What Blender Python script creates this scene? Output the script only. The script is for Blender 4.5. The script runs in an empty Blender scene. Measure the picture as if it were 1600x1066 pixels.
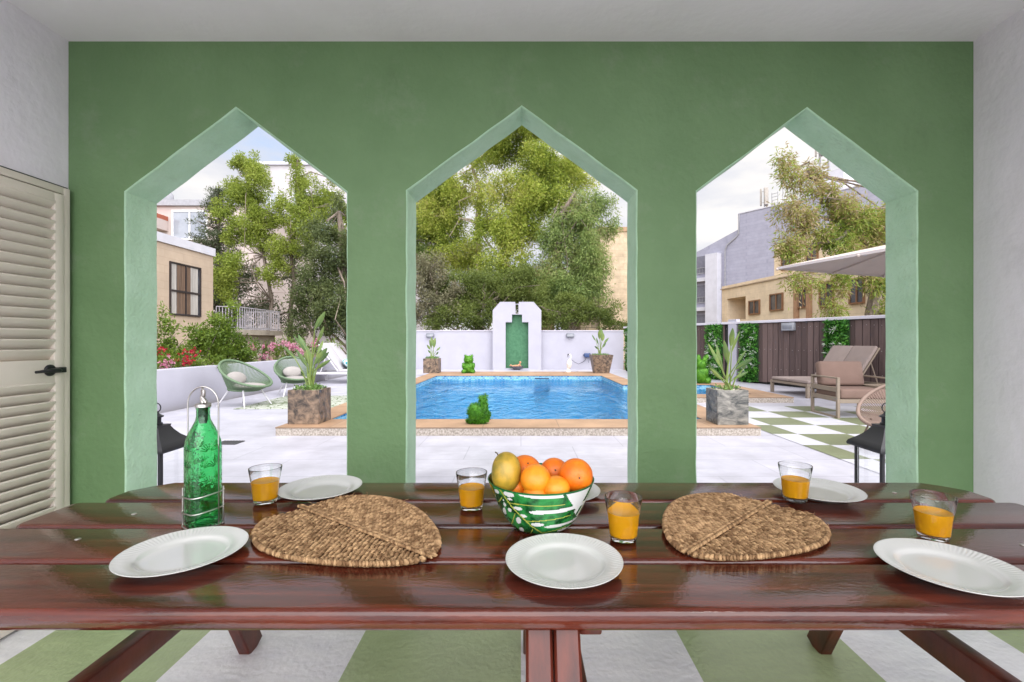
import bpy, bmesh, math, random
import numpy as np
from mathutils import Vector, Matrix, Euler, Quaternion
from mathutils.geometry import tessellate_polygon

R = math.radians
PI = math.pi
scene = bpy.context.scene
COL = scene.collection

# ------------------------------------------------------------------ camera, light, exposure
CAMZ = 1.235
cam = bpy.data.cameras.new("camera"); camo = bpy.data.objects.new("camera", cam); COL.objects.link(camo)
camo.location = (0, 0, CAMZ); camo.rotation_euler = (R(90), 0, 0)
cam.sensor_width = 36; cam.lens = 16.2; cam.shift_x = -0.00875; cam.clip_start = 0.02; cam.clip_end = 3000
scene.camera = camo

SUN = Vector((0.36, -0.46, 0.90)).normalized()
world = bpy.data.worlds.new("World"); scene.world = world; world.use_nodes = True
wn = world.node_tree; wn.nodes.clear()
def wnode(t, **k):
    n = wn.nodes.new(t)
    for a, b in k.items(): setattr(n, a, b)
    return n
w_out = wnode("ShaderNodeOutputWorld")
sky = wnode("ShaderNodeTexSky", sky_type='NISHITA', sun_disc=False, sun_elevation=math.asin(SUN.z), sun_rotation=math.atan2(SUN.x, SUN.y))
sky.dust_density = 2.0
bg_sky = wnode("ShaderNodeBackground"); bg_sky.inputs[1].default_value = 0.15
bg_cl = wnode("ShaderNodeBackground"); bg_cl.inputs[1].default_value = 1.0
tc = wnode("ShaderNodeTexCoord"); mp = wnode("ShaderNodeMapping"); mp.inputs[3].default_value = (1.2, 1.2, 4.0); mp.inputs[1].default_value = (0.3, 0.1, 0.4)
nz = wnode("ShaderNodeTexNoise"); nz.inputs['Scale'].default_value = 2.6; nz.inputs['Detail'].default_value = 7; nz.inputs['Roughness'].default_value = 0.55
rp = wnode("ShaderNodeValToRGB"); rp.color_ramp.elements[0].position = 0.14; rp.color_ramp.elements[1].position = 0.38
rc = wnode("ShaderNodeValToRGB"); rc.color_ramp.elements[0].position = 0.40; rc.color_ramp.elements[0].color = (0.80, 0.82, 0.90, 1)
rc.color_ramp.elements[1].position = 0.62; rc.color_ramp.elements[1].color = (1.12, 1.08, 1.04, 1)
mx = wnode("ShaderNodeMixShader")
L = wn.links.new
FILL_GLOW = Vector((0.30, -0.80, 0.50)).normalized()      # added cloud glow behind the camera, on the sun's side, to fill the veranda
dt = wnode("ShaderNodeVectorMath", operation='DOT_PRODUCT'); dt.inputs[1].default_value = FILL_GLOW
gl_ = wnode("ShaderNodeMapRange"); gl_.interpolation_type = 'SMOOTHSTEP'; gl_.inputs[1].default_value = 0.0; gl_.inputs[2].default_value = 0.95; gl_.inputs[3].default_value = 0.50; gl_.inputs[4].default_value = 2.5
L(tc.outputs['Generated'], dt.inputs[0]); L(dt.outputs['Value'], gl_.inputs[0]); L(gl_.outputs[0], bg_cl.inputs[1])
L(tc.outputs['Generated'], mp.inputs[0]); L(mp.outputs[0], nz.inputs['Vector']); L(nz.outputs[0], rp.inputs[0]); L(nz.outputs[0], rc.inputs[0])
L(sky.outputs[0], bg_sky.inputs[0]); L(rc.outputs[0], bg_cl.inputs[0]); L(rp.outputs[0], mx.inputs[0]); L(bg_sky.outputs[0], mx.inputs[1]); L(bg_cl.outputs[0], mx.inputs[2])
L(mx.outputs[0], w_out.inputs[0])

sl = bpy.data.lights.new("sun", 'SUN'); sl.energy = 0.55; sl.angle = R(14); sl.color = (1.0, 0.95, 0.86)
so = bpy.data.objects.new("sun", sl); COL.objects.link(so); so.rotation_euler = SUN.to_track_quat('Z', 'Y').to_euler()

scene.view_settings.view_transform = 'Standard'; scene.view_settings.look = 'None'
scene.view_settings.exposure = 0.98; scene.view_settings.gamma = 1.0
scene.render.engine = 'CYCLES'
cy = scene.cycles
cy.use_denoising = True; cy.max_bounces = 12; cy.diffuse_bounces = 6; cy.glossy_bounces = 5; cy.transmission_bounces = 10; cy.transparent_max_bounces = 8
cy.sample_clamp_indirect = 8; cy.caustics_refractive = True; cy.caustics_reflective = False

# ------------------------------------------------------------------ helpers
def W(px, py, d):
    """a point of the place at depth d"""
    return Vector(((px - 814) * d / 720, d, CAMZ + (533 - py) * d / 720))

class MB:
    def __init__(s): s.v = []; s.f = []; s.mi = []
    def add(s, vs, fs, M=None, mi=0):
        o = len(s.v)
        s.v.extend([tuple(M @ Vector(v)) for v in vs] if M is not None else [tuple(v) for v in vs])
        s.f.extend([tuple(i + o for i in f) for f in fs]); s.mi.extend([mi] * len(fs))
    def box(s, lo, hi, M=None, mi=0):
        x0, y0, z0 = lo; x1, y1, z1 = hi
        s.add([(x0,y0,z0),(x1,y0,z0),(x1,y1,z0),(x0,y1,z0),(x0,y0,z1),(x1,y0,z1),(x1,y1,z1),(x0,y1,z1)],
              [(0,3,2,1),(4,5,6,7),(0,1,5,4),(1,2,6,5),(2,3,7,6),(3,0,4,7)], M, mi)
    def rbox(s, lo, hi, r=0.005, seg=2, M=None, mi=0):
        bm = bmesh.new(); bmesh.ops.create_cube(bm, size=1)
        c = [(a + b) / 2 for a, b in zip(lo, hi)]; d = [b - a for a, b in zip(lo, hi)]
        for v in bm.verts: v.co = Vector((v.co.x*d[0]+c[0], v.co.y*d[1]+c[1], v.co.z*d[2]+c[2]))
        bmesh.ops.bevel(bm, geom=bm.edges[:], offset=min(r, min(d)*0.49), segments=seg, profile=0.5, affect='EDGES')
        bm.verts.index_update()
        s.add([v.co.copy() for v in bm.verts], [[v.index for v in f.verts] for f in bm.faces], M, mi); bm.free()
    def bar(s, p, q, w, h, up=(0,0,1), r=0.004, mi=0):
        p = Vector(p); q = Vector(q); z = (q - p); l = z.length; z.normalize()
        x = Vector(up).cross(z)
        if x.length < 1e-4: x = Vector((1,0,0)).cross(z)
        x.normalize(); y = z.cross(x)
        M = Matrix(((x.x,y.x,z.x,p.x),(x.y,y.y,z.y,p.y),(x.z,y.z,z.z,p.z),(0,0,0,1)))
        s.rbox((-w/2,-h/2,0),(w/2,h/2,l), r, 1, M, mi)
    def tube(s, pts, r, n=8, closed=False, mi=0, caps=True):
        pts = [Vector(p) for p in pts]; m = len(pts)
        rs = r if isinstance(r, (list, tuple)) else [r] * m
        vs = []; up = None
        for i, p in enumerate(pts):
            a = pts[(i-1) % m] if (closed or i > 0) else p; b = pts[(i+1) % m] if (closed or i < m-1) else p
            t = (b - a).normalized() if (b - a).length > 1e-9 else Vector((0,0,1))
            if up is None:
                up = Vector((0,0,1)) if abs(t.z) < 0.9 else Vector((1,0,0))
            x = up - t * up.dot(t)
            if x.length < 1e-5: x = t.orthogonal()
            x.normalize(); up = x; y = t.cross(x)
            for k in range(n):
                a_ = 2*PI*k/n; vs.append(p + (x*math.cos(a_) + y*math.sin(a_)) * rs[i])
        fs = []
        for i in range(m if closed else m-1):
            j = (i+1) % m
            for k in range(n): fs.append((i*n+k, i*n+(k+1)%n, j*n+(k+1)%n, j*n+k))
        if caps and not closed:
            fs.append(tuple(range(n))[::-1]); fs.append(tuple((m-1)*n+k for k in range(n)))
        s.add(vs, fs, None, mi)
    def lathe(s, prof, n=32, M=None, mi=0, mod=None, close=False, cap0=True):
        vs = []; fs = []
        for i, (r, z) in enumerate(prof):
            for k in range(n):
                a = 2*PI*k/n
                rr, zz = mod(r, z, a, i) if mod else (r, z)
                vs.append((rr*math.cos(a), rr*math.sin(a), zz))
        m = len(prof)
        for i in range(m if close else m-1):
            j = (i+1) % m
            for k in range(n): fs.append((i*n+k, i*n+(k+1)%n, j*n+(k+1)%n, j*n+k))
        if not close:
            if prof[0][0] > 1e-6 and cap0: fs.append(tuple(range(n))[::-1])
            if prof[-1][0] > 1e-6: fs.append(tuple((m-1)*n+k for k in range(n)))
        s.add(vs, fs, M, mi)
    def sphere(s, c, r, n=16, m=10, M=None, mi=0):
        if not isinstance(r, (tuple, list)): r = (r, r, r)
        vs = [(0,0,-1)]
        for i in range(1, m):
            t = PI*i/m - PI/2
            for k in range(n): a = 2*PI*k/n; vs.append((math.cos(t)*math.cos(a), math.cos(t)*math.sin(a), math.sin(t)))
        vs.append((0,0,1)); fs = []
        for k in range(n): fs.append((0, 1+(k+1)%n, 1+k))
        for i in range(m-2):
            for k in range(n): fs.append((1+i*n+k, 1+i*n+(k+1)%n, 1+(i+1)*n+(k+1)%n, 1+(i+1)*n+k))
        l = len(vs)-1
        for k in range(n): fs.append((1+(m-2)*n+k, 1+(m-2)*n+(k+1)%n, l))
        vs = [Vector((v[0]*r[0]+c[0], v[1]*r[1]+c[1], v[2]*r[2]+c[2])) for v in vs]
        s.add(vs, fs, M, mi)
    def plate(s, outer, holes, z0, z1, M=None, mi=0, top_only=False):
        loops = [outer] + list(holes); flat = [p for l in loops for p in l]
        tris = tessellate_polygon([[Vector((p[0], p[1], 0)) for p in l] for l in loops])
        n = len(flat); vs = [(p[0], p[1], z1) for p in flat]; fs = []
        for t in tris:
            a, b, c = (Vector(flat[i]) for i in t)
            if (b-a).cross(c-a) < 0: t = (t[0], t[2], t[1])
            fs.append(tuple(t))
        if not top_only:
            vs += [(p[0], p[1], z0) for p in flat]
            fs += [tuple(i+n for i in f[::-1]) for f in fs]
            o = 0
            for li, l in enumerate(loops):
                k = len(l); area = sum(l[i][0]*l[(i+1)%k][1]-l[(i+1)%k][0]*l[i][1] for i in range(k))
                for i in range(k):
                    a, b = o+i, o+(i+1)%k
                    q = (a+n, b+n, b, a)
                    if (area > 0) != (li == 0): q = q[::-1]
                    fs.append(q)
                o += k
        s.add(vs, fs, M, mi)

def origin(parent):
    M = Matrix.Identity(4); p = parent
    while p is not None:
        M = Matrix.LocRotScale(p.location, p.rotation_euler, p.scale) @ M; p = p.parent
    return M
def obj(name, mb, mat, parent=None, world=False, smooth=40, loc=None):
    me = bpy.data.meshes.new(name)
    me.from_pydata([tuple(v) for v in mb.v], [], mb.f); 
    mats = mat if isinstance(mat, (list, tuple)) else [mat]
    for m in mats: me.materials.append(m)
    if len(mats) > 1: me.polygons.foreach_set('material_index', mb.mi)
    if parent is not None and world: me.transform(origin(parent).inverted())
    if loc is not None: me.transform(Matrix.Translation(-Vector(loc)))
    if smooth:
        me.polygons.foreach_set('use_smooth', [True]*len(me.polygons)); me.set_sharp_from_angle(angle=R(smooth))
    me.update()
    o = bpy.data.objects.new(name, me); COL.objects.link(o)
    if parent is not None: o.parent = parent
    if loc is not None: o.location = loc
    return o
def tag(o, label=None, cat=None, group=None, kind=None):
    if label: o['label'] = label
    if cat: o['category'] = cat
    if group: o['group'] = group
    if kind: o['kind'] = kind
    return o
def thing(name, label, cat, loc=(0,0,0), rz=0, group=None):
    o = bpy.data.objects.new(name, None); COL.objects.link(o); o.empty_display_size = 0.1
    o.location = loc; o.rotation_euler = (0,0,rz)
    return tag(o, label, cat, group)
def struct(name, mb, mat, smooth=30):
    return tag(obj(name, mb, mat, smooth=smooth), kind='structure')
def dup(root, loc, rz=None, label=None):
    def cp(o, par):
        c = o.copy(); COL.objects.link(c); c.parent = par
        for ch in [x for x in o.children]: cp(ch, c)
        return c
    c = cp(root, root.parent); c.location = loc
    if rz is not None: c.rotation_euler = (0,0,rz)
    if label: c['label'] = label
    return c

# ------------------------------------------------------------------ materials
def new_mat(name):
    m = bpy.data.materials.new(name); m.use_nodes = True; nt = m.node_tree
    b = nt.nodes['Principled BSDF']; return m, nt, b
def rgba(c): return (c[0], c[1], c[2], 1)
def mat(name, c1, c2=None, rough=.5, scale=5, stretch=(1,1,1), detail=6, bump=0, bscale=60, bstretch=None, metal=0, spec=.5, coat=0, var=.12, rvar=0, ramp=(.35,.65), bdist=.01, island=0, dist=0):
    m, nt, b = new_mat(name)
    if c2 is None: c2 = [x*(1+var) for x in c1]; c1 = [x*(1-var) for x in c1]
    N = nt.nodes.new; K = nt.links.new
    t = N('ShaderNodeTexCoord'); mp = N('ShaderNodeMapping'); mp.inputs[3].default_value = stretch
    K(t.outputs['Object'], mp.inputs[0])
    nz = N('ShaderNodeTexNoise'); nz.inputs['Scale'].default_value = scale; nz.inputs['Detail'].default_value = detail; nz.inputs['Roughness'].default_value = .6
    K(mp.outputs[0], nz.inputs['Vector']); nz.inputs['Distortion'].default_value = dist
    r = N('ShaderNodeValToRGB'); r.color_ramp.elements[0].position = ramp[0]; r.color_ramp.elements[1].position = ramp[1]
    r.color_ramp.elements[0].color = rgba(c1); r.color_ramp.elements[1].color = rgba(c2)
    if island:
        g = N('ShaderNodeNewGeometry'); mm = N('ShaderNodeMath'); mm.operation = 'MULTIPLY_ADD'; mm.inputs[1].default_value = island; 
        ad = N('ShaderNodeMath'); ad.operation = 'SUBTRACT'; ad.inputs[1].default_value = .5
        K(g.outputs['Random Per Island'], ad.inputs[0]); K(ad.outputs[0], mm.inputs[0]); K(nz.outputs[0], mm.inputs[2]); K(mm.outputs[0], r.inputs[0])
    else: K(nz.outputs[0], r.inputs[0])
    K(r.outputs[0], b.inputs['Base Color'])
    b.inputs['Roughness'].default_value = rough; b.inputs['Metallic'].default_value = metal; b.inputs['Specular IOR Level'].default_value = spec; b.inputs['Coat Weight'].default_value = coat
    b.inputs['Coat Roughness'].default_value = .08
    if rvar:
        mr = N('ShaderNodeMapRange'); mr.inputs[3].default_value = max(rough-rvar, .02); mr.inputs[4].default_value = rough+rvar
        K(nz.outputs[0], mr.inputs[0]); K(mr.outputs[0], b.inputs['Roughness'])
    if bump:
        mp2 = N('ShaderNodeMapping'); mp2.inputs[3].default_value = bstretch or stretch; K(t.outputs['Object'], mp2.inputs[0])
        n2 = N('ShaderNodeTexNoise'); n2.inputs['Scale'].default_value = bscale; n2.inputs['Detail'].default_value = 4; K(mp2.outputs[0], n2.inputs['Vector'])
        bp = N('ShaderNodeBump'); bp.inputs['Strength'].default_value = bump; bp.inputs['Distance'].default_value = bdist
        K(n2.outputs[0], bp.inputs['Height']); K(bp.outputs[0], b.inputs['Normal'])
    return m
def leaf_mat(name, cols, trans=.3, rough=.45, nscale=.6, nmix=.5):
    m, nt, b = new_mat(name); N = nt.nodes.new; K = nt.links.new
    g = N('ShaderNodeNewGeometry'); r = N('ShaderNodeValToRGB')
    t = N('ShaderNodeTexCoord'); nz = N('ShaderNodeTexNoise'); nz.inputs['Scale'].default_value = nscale; nz.inputs['Detail'].default_value = 2
    K(t.outputs['Object'], nz.inputs['Vector'])
    mixf = N('ShaderNodeMix'); mixf.inputs[0].default_value = nmix; K(g.outputs['Random Per Island'], mixf.inputs[2])
    mr = N('ShaderNodeMapRange'); mr.inputs[1].default_value = .3; mr.inputs[2].default_value = .7; K(nz.outputs[0], mr.inputs[0]); K(mr.outputs[0], mixf.inputs[3])
    K(mixf.outputs[0], r.inputs[0])
    cr = r.color_ramp
    cr.elements[0].position = .1; cr.elements[1].position = .9
    cr.elements[0].color = rgba(cols[0]); cr.elements[1].color = rgba(cols[-1])
    for i, c in enumerate(cols[1:-1]):
        e = cr.elements.new(.1 + .8*(i+1)/(len(cols)-1)); e.color = rgba(c)
    K(r.outputs[0], b.inputs['Base Color']); b.inputs['Roughness'].default_value = rough; b.inputs['Specular IOR Level'].default_value = .3
    tr = N('ShaderNodeBsdfTranslucent'); K(r.outputs[0], tr.inputs[0])
    ms = N('ShaderNodeMixShader'); ms.inputs[0].default_value = trans
    out = nt.nodes['Material Output']; K(b.outputs[0], ms.inputs[1]); K(tr.outputs[0], ms.inputs[2]); K(ms.outputs[0], out.inputs[0])
    return m
def glass_mat(name, col, rough=0.0, ior=1.45, bump=0, bscale=120, vor=False):
    m, nt, b = new_mat(name); N = nt.nodes.new; K = nt.links.new
    b.inputs['Base Color'].default_value = rgba(col); b.inputs['Transmission Weight'].default_value = 1; b.inputs['Roughness'].default_value = rough; b.inputs['IOR'].default_value = ior
    if bump:
        t = N('ShaderNodeTexCoord'); v = N('ShaderNodeTexVoronoi'); v.inputs['Scale'].default_value = bscale; K(t.outputs['Object'], v.inputs['Vector'])
        bp = N('ShaderNodeBump'); bp.inputs['Strength'].default_value = bump; bp.inputs['Distance'].default_value = .004; K(v.outputs[0], bp.inputs['Height']); K(bp.outputs[0], b.inputs['Normal'])
    return m
def checker_mat(name, white, green, cell, rough, bump):
    m, nt, b = new_mat(name); N = nt.nodes.new; K = nt.links.new
    t = N('ShaderNodeTexCoord'); mp = N('ShaderNodeMapping'); mp.inputs[1].default_value = (0,0,.5*cell); K(t.outputs['Object'], mp.inputs[0])
    c = N('ShaderNodeTexChecker'); c.inputs['Scale'].default_value = 1/cell; K(mp.outputs[0], c.inputs[0])
    nz = N('ShaderNodeTexNoise'); nz.inputs['Scale'].default_value = 3; nz.inputs['Detail'].default_value = 9; nz.inputs['Roughness'].default_value = .7
    mp2 = N('ShaderNodeMapping'); mp2.inputs[3].default_value = (1,3,1); K(t.outputs['Object'], mp2.inputs[0]); K(mp2.outputs[0], nz.inputs['Vector'])
    outs = []
    for col in (white, green):
        r = N('ShaderNodeValToRGB'); r.color_ramp.elements[0].position = .3; r.color_ramp.elements[1].position = .7
        r.color_ramp.elements[0].color = rgba([x*.86 for x in col]); r.color_ramp.elements[1].color = rgba([min(x*1.1,.9) for x in col]); K(nz.outputs[0], r.inputs[0]); outs.append(r)
    K(outs[0].outputs[0], c.inputs[1]); K(outs[1].outputs[0], c.inputs[2]); K(c.outputs[0], b.inputs['Base Color'])
    mr = N('ShaderNodeMapRange'); mr.inputs[3].default_value = rough-.12; mr.inputs[4].default_value = rough+.15; K(nz.outputs[0], mr.inputs[0]); K(mr.outputs[0], b.inputs['Roughness'])
    n2 = N('ShaderNodeTexNoise'); n2.inputs['Scale'].default_value = 45; n2.inputs['Detail'].default_value = 4; K(t.outputs['Object'], n2.inputs['Vector'])
    bp = N('ShaderNodeBump'); bp.inputs['Strength'].default_value = bump; bp.inputs['Distance'].default_value = .008; K(n2.outputs[0], bp.inputs['Height']); K(bp.outputs[0], b.inputs['Normal'])
    return m
def block_mat(name, c1, c2, mortar, bw, bh, rough=.8, axis='XZ', msize=.012, bump=.3, noise=.25):
    m, nt, b = new_mat(name); N = nt.nodes.new; K = nt.links.new
    t = N('ShaderNodeTexCoord'); sp = N('ShaderNodeSeparateXYZ'); cb = N('ShaderNodeCombineXYZ'); K(t.outputs['Object'], sp.inputs[0])
    if axis == 'XY': K(sp.outputs[0], cb.inputs[0]); K(sp.outputs[1], cb.inputs[1])
    else:
        ad = N('ShaderNodeMath'); K(sp.outputs[0], ad.inputs[0]); K(sp.outputs[1], ad.inputs[1]); K(ad.outputs[0], cb.inputs[0]); K(sp.outputs[2], cb.inputs[1])
    br = N('ShaderNodeTexBrick'); br.inputs['Scale'].default_value = 1; br.inputs['Brick Width'].default_value = bw; br.inputs['Row Height'].default_value = bh; br.inputs['Mortar Size'].default_value = msize
    br.inputs['Mortar Smooth'].default_value = .3
    br.inputs['Color1'].default_value = rgba(c1); br.inputs['Color2'].default_value = rgba(c2); br.inputs['Mortar'].default_value = rgba(mortar)
    K(cb.outputs[0], br.inputs['Vector'])
    nz = N('ShaderNodeTexNoise'); nz.inputs['Scale'].default_value = 1.7; nz.inputs['Detail'].default_value = 9; nz.inputs['Roughness'].default_value = .68; K(t.outputs['Object'], nz.inputs['Vector'])
    mr = N('ShaderNodeMapRange'); mr.inputs[1].default_value = .25; mr.inputs[2].default_value = .75; mr.inputs[3].default_value = 1-noise; mr.inputs[4].default_value = 1+noise*.5; K(nz.outputs[0], mr.inputs[0])
    mu = N('ShaderNodeMix'); mu.data_type = 'RGBA'; mu.blend_type = 'MULTIPLY'; mu.inputs[0].default_value = 1
    K(br.outputs[0], mu.inputs[6]); K(mr.outputs[0], mu.inputs[7]); K(mu.outputs[2], b.inputs['Base Color'])
    b.inputs['Roughness'].default_value = rough; b.inputs['Specular IOR Level'].default_value = .3
    bp = N('ShaderNodeBump'); bp.inputs['Strength'].default_value = bump; bp.inputs['Distance'].default_value = .02; K(mu.outputs[2], bp.inputs['Height']); K(bp.outputs[0], b.inputs['Normal'])
    return m

WHITE = (.78,.77,.80)
m_ceil = mat('white_plaster', (.85,.81,.86), rough=.8, var=.03, scale=2, bump=.35, bscale=28, bdist=.006)
m_side = mat('white_wall_plaster', (.78,.745,.81), rough=.75, var=.04, scale=2, bump=.5, bscale=22, bdist=.008)
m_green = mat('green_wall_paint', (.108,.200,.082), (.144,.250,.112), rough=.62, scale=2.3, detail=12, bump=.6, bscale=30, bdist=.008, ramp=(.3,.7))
m_jamb = mat('lit_reveal_green', (.37,.57,.385), (.435,.64,.46), rough=.65, scale=6, bump=.9, bscale=55, bdist=.008)  # wall green lightened: daylight on the reveals is put into the colour
m_floor_in = checker_mat('checker_floor_paint', (.82,.815,.86), (.38,.46,.25), .66, .32, .5)
m_floor_out = checker_mat('checker_terrace_paint', (.48,.48,.53), (.155,.175,.10), .65, .42, .3)
m_deck = block_mat('white_painted_tiles', (.455,.45,.51), (.42,.415,.475), (.31,.31,.36), 1.2, .6, rough=.36, axis='XY', msize=.006, bump=.16, noise=.3)
m_soil = mat('dry_soil', (.13,.10,.06), (.22,.18,.11), rough=.95, scale=3, bump=.6, bscale=25)
m_wood = mat('mahogany_varnish', (.032,.006,.004), (.128,.024,.011), rough=.12, scale=2.2, stretch=(1.2,16,16), detail=9, bump=.14, bscale=9, bstretch=(6,14,14), bdist=.004, coat=.08, spec=.6, rvar=.05, ramp=(.36,.66))
m_wood_v = mat('mahogany_varnish_legs', (.035,.006,.004), (.13,.024,.011), rough=.33, scale=2.2, stretch=(14,6,2.5), detail=8, bump=.2, bscale=3.5, bstretch=(30,12,4), bdist=.004, coat=0, ramp=(.3,.72))
m_screw = mat('steel_screw', (.5,.48,.45), rough=.35, metal=1)
m_door = mat('cream_door_paint', (.72,.655,.58), rough=.45, var=.03)
m_black = mat('black_metal', (.018,.018,.022), rough=.4, metal=.3)
m_dark = mat('dark_gap', (.02,.02,.02), rough=.9)
m_plate = mat('white_ceramic', (.55,.555,.53), rough=.12, var=.01, spec=.6)
m_glass = glass_mat('clear_glass', (.97,.98,.98))
m_juice = mat('orange_juice', (.95,.40,.004), (.95,.46,.010), rough=.35, scale=14, spec=.25)
m_straw = mat('seagrass_fibre', (.17,.092,.042), (.50,.32,.165), rough=.8, scale=25, detail=2, island=.8, ramp=(.1,.9), bump=.5, bscale=500, bdist=.002, spec=.25)
m_orange = mat('orange_peel', (.68,.12,.003), (.86,.235,.008), rough=.42, scale=16, bump=.6, bscale=230, bdist=.0015)
m_orange2 = mat('yellow_orange_peel', (.78,.22,.006), (.88,.34,.018), rough=.4, scale=16, bump=.6, bscale=230, bdist=.0015)
m_mango = mat('mango_skin', (.12,.125,.02), (.50,.31,.03), rough=.35, scale=13, bump=.05, bscale=60, ramp=(.36,.6))
m_stem = mat('brown_stem', (.07,.05,.025), rough=.8)
m_bowl_w = mat('bowl_white_glaze', (.72,.74,.72), rough=.15, var=.02)
m_bowl_g = mat('bowl_leaf_green', (.004,.06,.014), (.03,.27,.06), rough=.15, scale=26, ramp=(.42,.6))
m_bowl_y = mat('bowl_vein_yellow', (.42,.46,.08), rough=.15)
m_bowl_i = mat('bowl_rim_green', (.010,.12,.035), rough=.18)
m_bottle = glass_mat('green_pressed_glass', (.28,.86,.44), rough=.04, bump=.12, bscale=95)
m_steel = mat('brushed_steel', (.52,.50,.48), rough=.28, metal=1, bump=.05)
m_rubber = mat('black_rubber', (.015,.015,.015), rough=.6)
m_slate = mat('brown_slate', (.026,.019,.015), (.27,.185,.125), rough=.5, scale=11, detail=12, bump=.6, bscale=18, ramp=(.36,.70), dist=.5)
m_slate2 = mat('grey_slate', (.035,.038,.038), (.27,.255,.225), rough=.45, scale=3.6, stretch=(1,1,2.0), detail=12, bump=.5, bscale=10, ramp=(.36,.68), dist=2.2)
m_pebble = mat('planter_pebbles', (.30,.27,.2), (.55,.52,.43), rough=.8, scale=60, bump=.8, bscale=120)
m_coping = block_mat('sandstone_coping', (.38,.25,.16), (.33,.205,.125), (.24,.165,.11), 1.0, .64, rough=.6, axis='XY', msize=.008, bump=.2, noise=.35)
m_curb = mat('speckled_curb_stone', (.22,.19,.16), (.46,.41,.36), rough=.8, scale=45, detail=3, bump=.3, bscale=80)
m_mosaic = block_mat('blue_mosaic', (.01,.28,.70), (.02,.36,.80), (.06,.42,.76), .05, .05, rough=.25, axis='XZ', msize=.003, bump=.1, noise=.2)
m_poolfloor = mat('pool_liner_blue', (.001,.21,.45), (.002,.28,.54), rough=.4, scale=1.2)
m_wallw = mat('white_garden_wall', (.36,.355,.415), rough=.7, var=.04, scale=1.5, bump=.25, bscale=14)
m_niche = mat('green_niche_stucco', (.03,.12,.055), (.055,.17,.085), rough=.7, scale=9, bump=.4, bscale=40)
m_cap = mat('white_cap', (.52,.50,.56), rough=.6, var=.03)
m_light = mat('grey_fixture', (.16,.17,.20), rough=.5)
m_lens = mat('frosted_lens', (.26,.27,.30), rough=.3)
m_fence = mat('brown_fence_boards', (.064,.041,.039), (.120,.080,.075), rough=.75, scale=2.5, stretch=(9,9,.8), bump=.3, bscale=20, bstretch=(12,12,1), island=.55)
m_taupe = mat('taupe_cushion', (.165,.105,.084), rough=.85, var=.06, bump=.25, bscale=300, bdist=.002)
m_taupe_l = mat('light_taupe_sling', (.245,.195,.18), rough=.85, var=.06, bump=.25, bscale=300, bdist=.002)
m_taupe_f = mat('taupe_frame', (.21,.165,.125), rough=.5, var=.05)
m_beige_rope = mat('beige_rope', (.22,.155,.125), rough=.75, var=.1, bump=.4, bscale=200)
m_sage = mat('sage_rope', (.085,.135,.075), (.12,.18,.105), rough=.65, scale=30, bump=.3, bscale=200)
m_cush = mat('grey_cushion', (.28,.26,.25), rough=.9, var=.06, bump=.3, bscale=250, bdist=.003)
m_whitem = mat('white_metal', (.58,.57,.60), rough=.4, var=.02)
m_greyw = mat('light_grey_sling', (.42,.40,.425), rough=.8, var=.04)
m_canvas = mat('umbrella_canvas', (.50,.425,.395), rough=.85, var=.03, bump=.15, bscale=200)
m_antenna = mat('antenna_grey', (.30,.30,.32), rough=.6)
m_topi = leaf_mat('artificial_grass', [(.02,.095,.004), (.06,.22,.012), (.13,.34,.03)], trans=.15, nscale=9)
m_bop = leaf_mat('strelitzia_leaf', [(.07,.13,.045), (.12,.19,.06), (.20,.25,.06)], trans=.2, nscale=5)
m_bopstem = mat('strelitzia_stalk', (.15,.21,.045), rough=.5)
m_bark = mat('grey_bark', (.12,.095,.075), (.26,.21,.17), rough=.9, scale=4, stretch=(6,6,1), bump=.5, bscale=10)
m_bark_l = mat('pale_eucalyptus_bark', (.24,.19,.14), (.45,.38,.30), rough=.85, scale=3, stretch=(5,5,1), bump=.3, bscale=8)

def wear(m, col, scale, lo, hi, amount, stretch=(1,1,1)):
    """scuffs and stains with a shape of their own over a paint"""
    nt = m.node_tree; N = nt.nodes.new; K = nt.links.new; b = nt.nodes['Principled BSDF']; src = b.inputs['Base Color'].links[0].from_socket
    t = N('ShaderNodeTexCoord'); mp = N('ShaderNodeMapping'); mp.inputs[3].default_value = stretch; mp.inputs[1].default_value = (3.3,1.7,.6); nz = N('ShaderNodeTexNoise'); nz.inputs['Scale'].default_value = scale; nz.inputs['Detail'].default_value = 12; nz.inputs['Roughness'].default_value = .7
    K(t.outputs['Object'], mp.inputs[0]); K(mp.outputs[0], nz.inputs['Vector'])
    r = N('ShaderNodeMapRange'); r.inputs[1].default_value = lo; r.inputs[2].default_value = hi; r.inputs[4].default_value = amount; K(nz.outputs[0], r.inputs[0])
    mi = N('ShaderNodeMix'); mi.data_type = 'RGBA'; mi.inputs[7].default_value = rgba(col); K(r.outputs[0], mi.inputs[0]); K(src, mi.inputs[6]); K(mi.outputs[2], b.inputs['Base Color'])
wear(m_green, (.20,.27,.17), 5, .56, .70, .40); wear(m_green, (.075,.12,.055), 3, .58, .75, .45, (1,1,.45))
wear(m_jamb, (.25,.36,.24), 7, .58, .72, .40); wear(m_deck, (.27,.26,.30), 1.1, .54, .72, .40, (1,2.5,1)); wear(m_deck, (.56,.56,.60), 2.6, .58, .72, .6, (.6,3,1))
wear(m_side, (.5,.48,.5), 3, .58, .75, .3); wear(m_coping, (.22,.14,.09), 2.2, .55, .72, .45, (.5,2,1));
wear(m_wood, (.30,.12,.07), 9, .66, .76, .35, (.6,5,5)); wear(m_orange, (.45,.10,.01), 40, .62, .72, .5); wear(m_mango, (.06,.05,.015), 30, .60, .70, .6)

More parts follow.
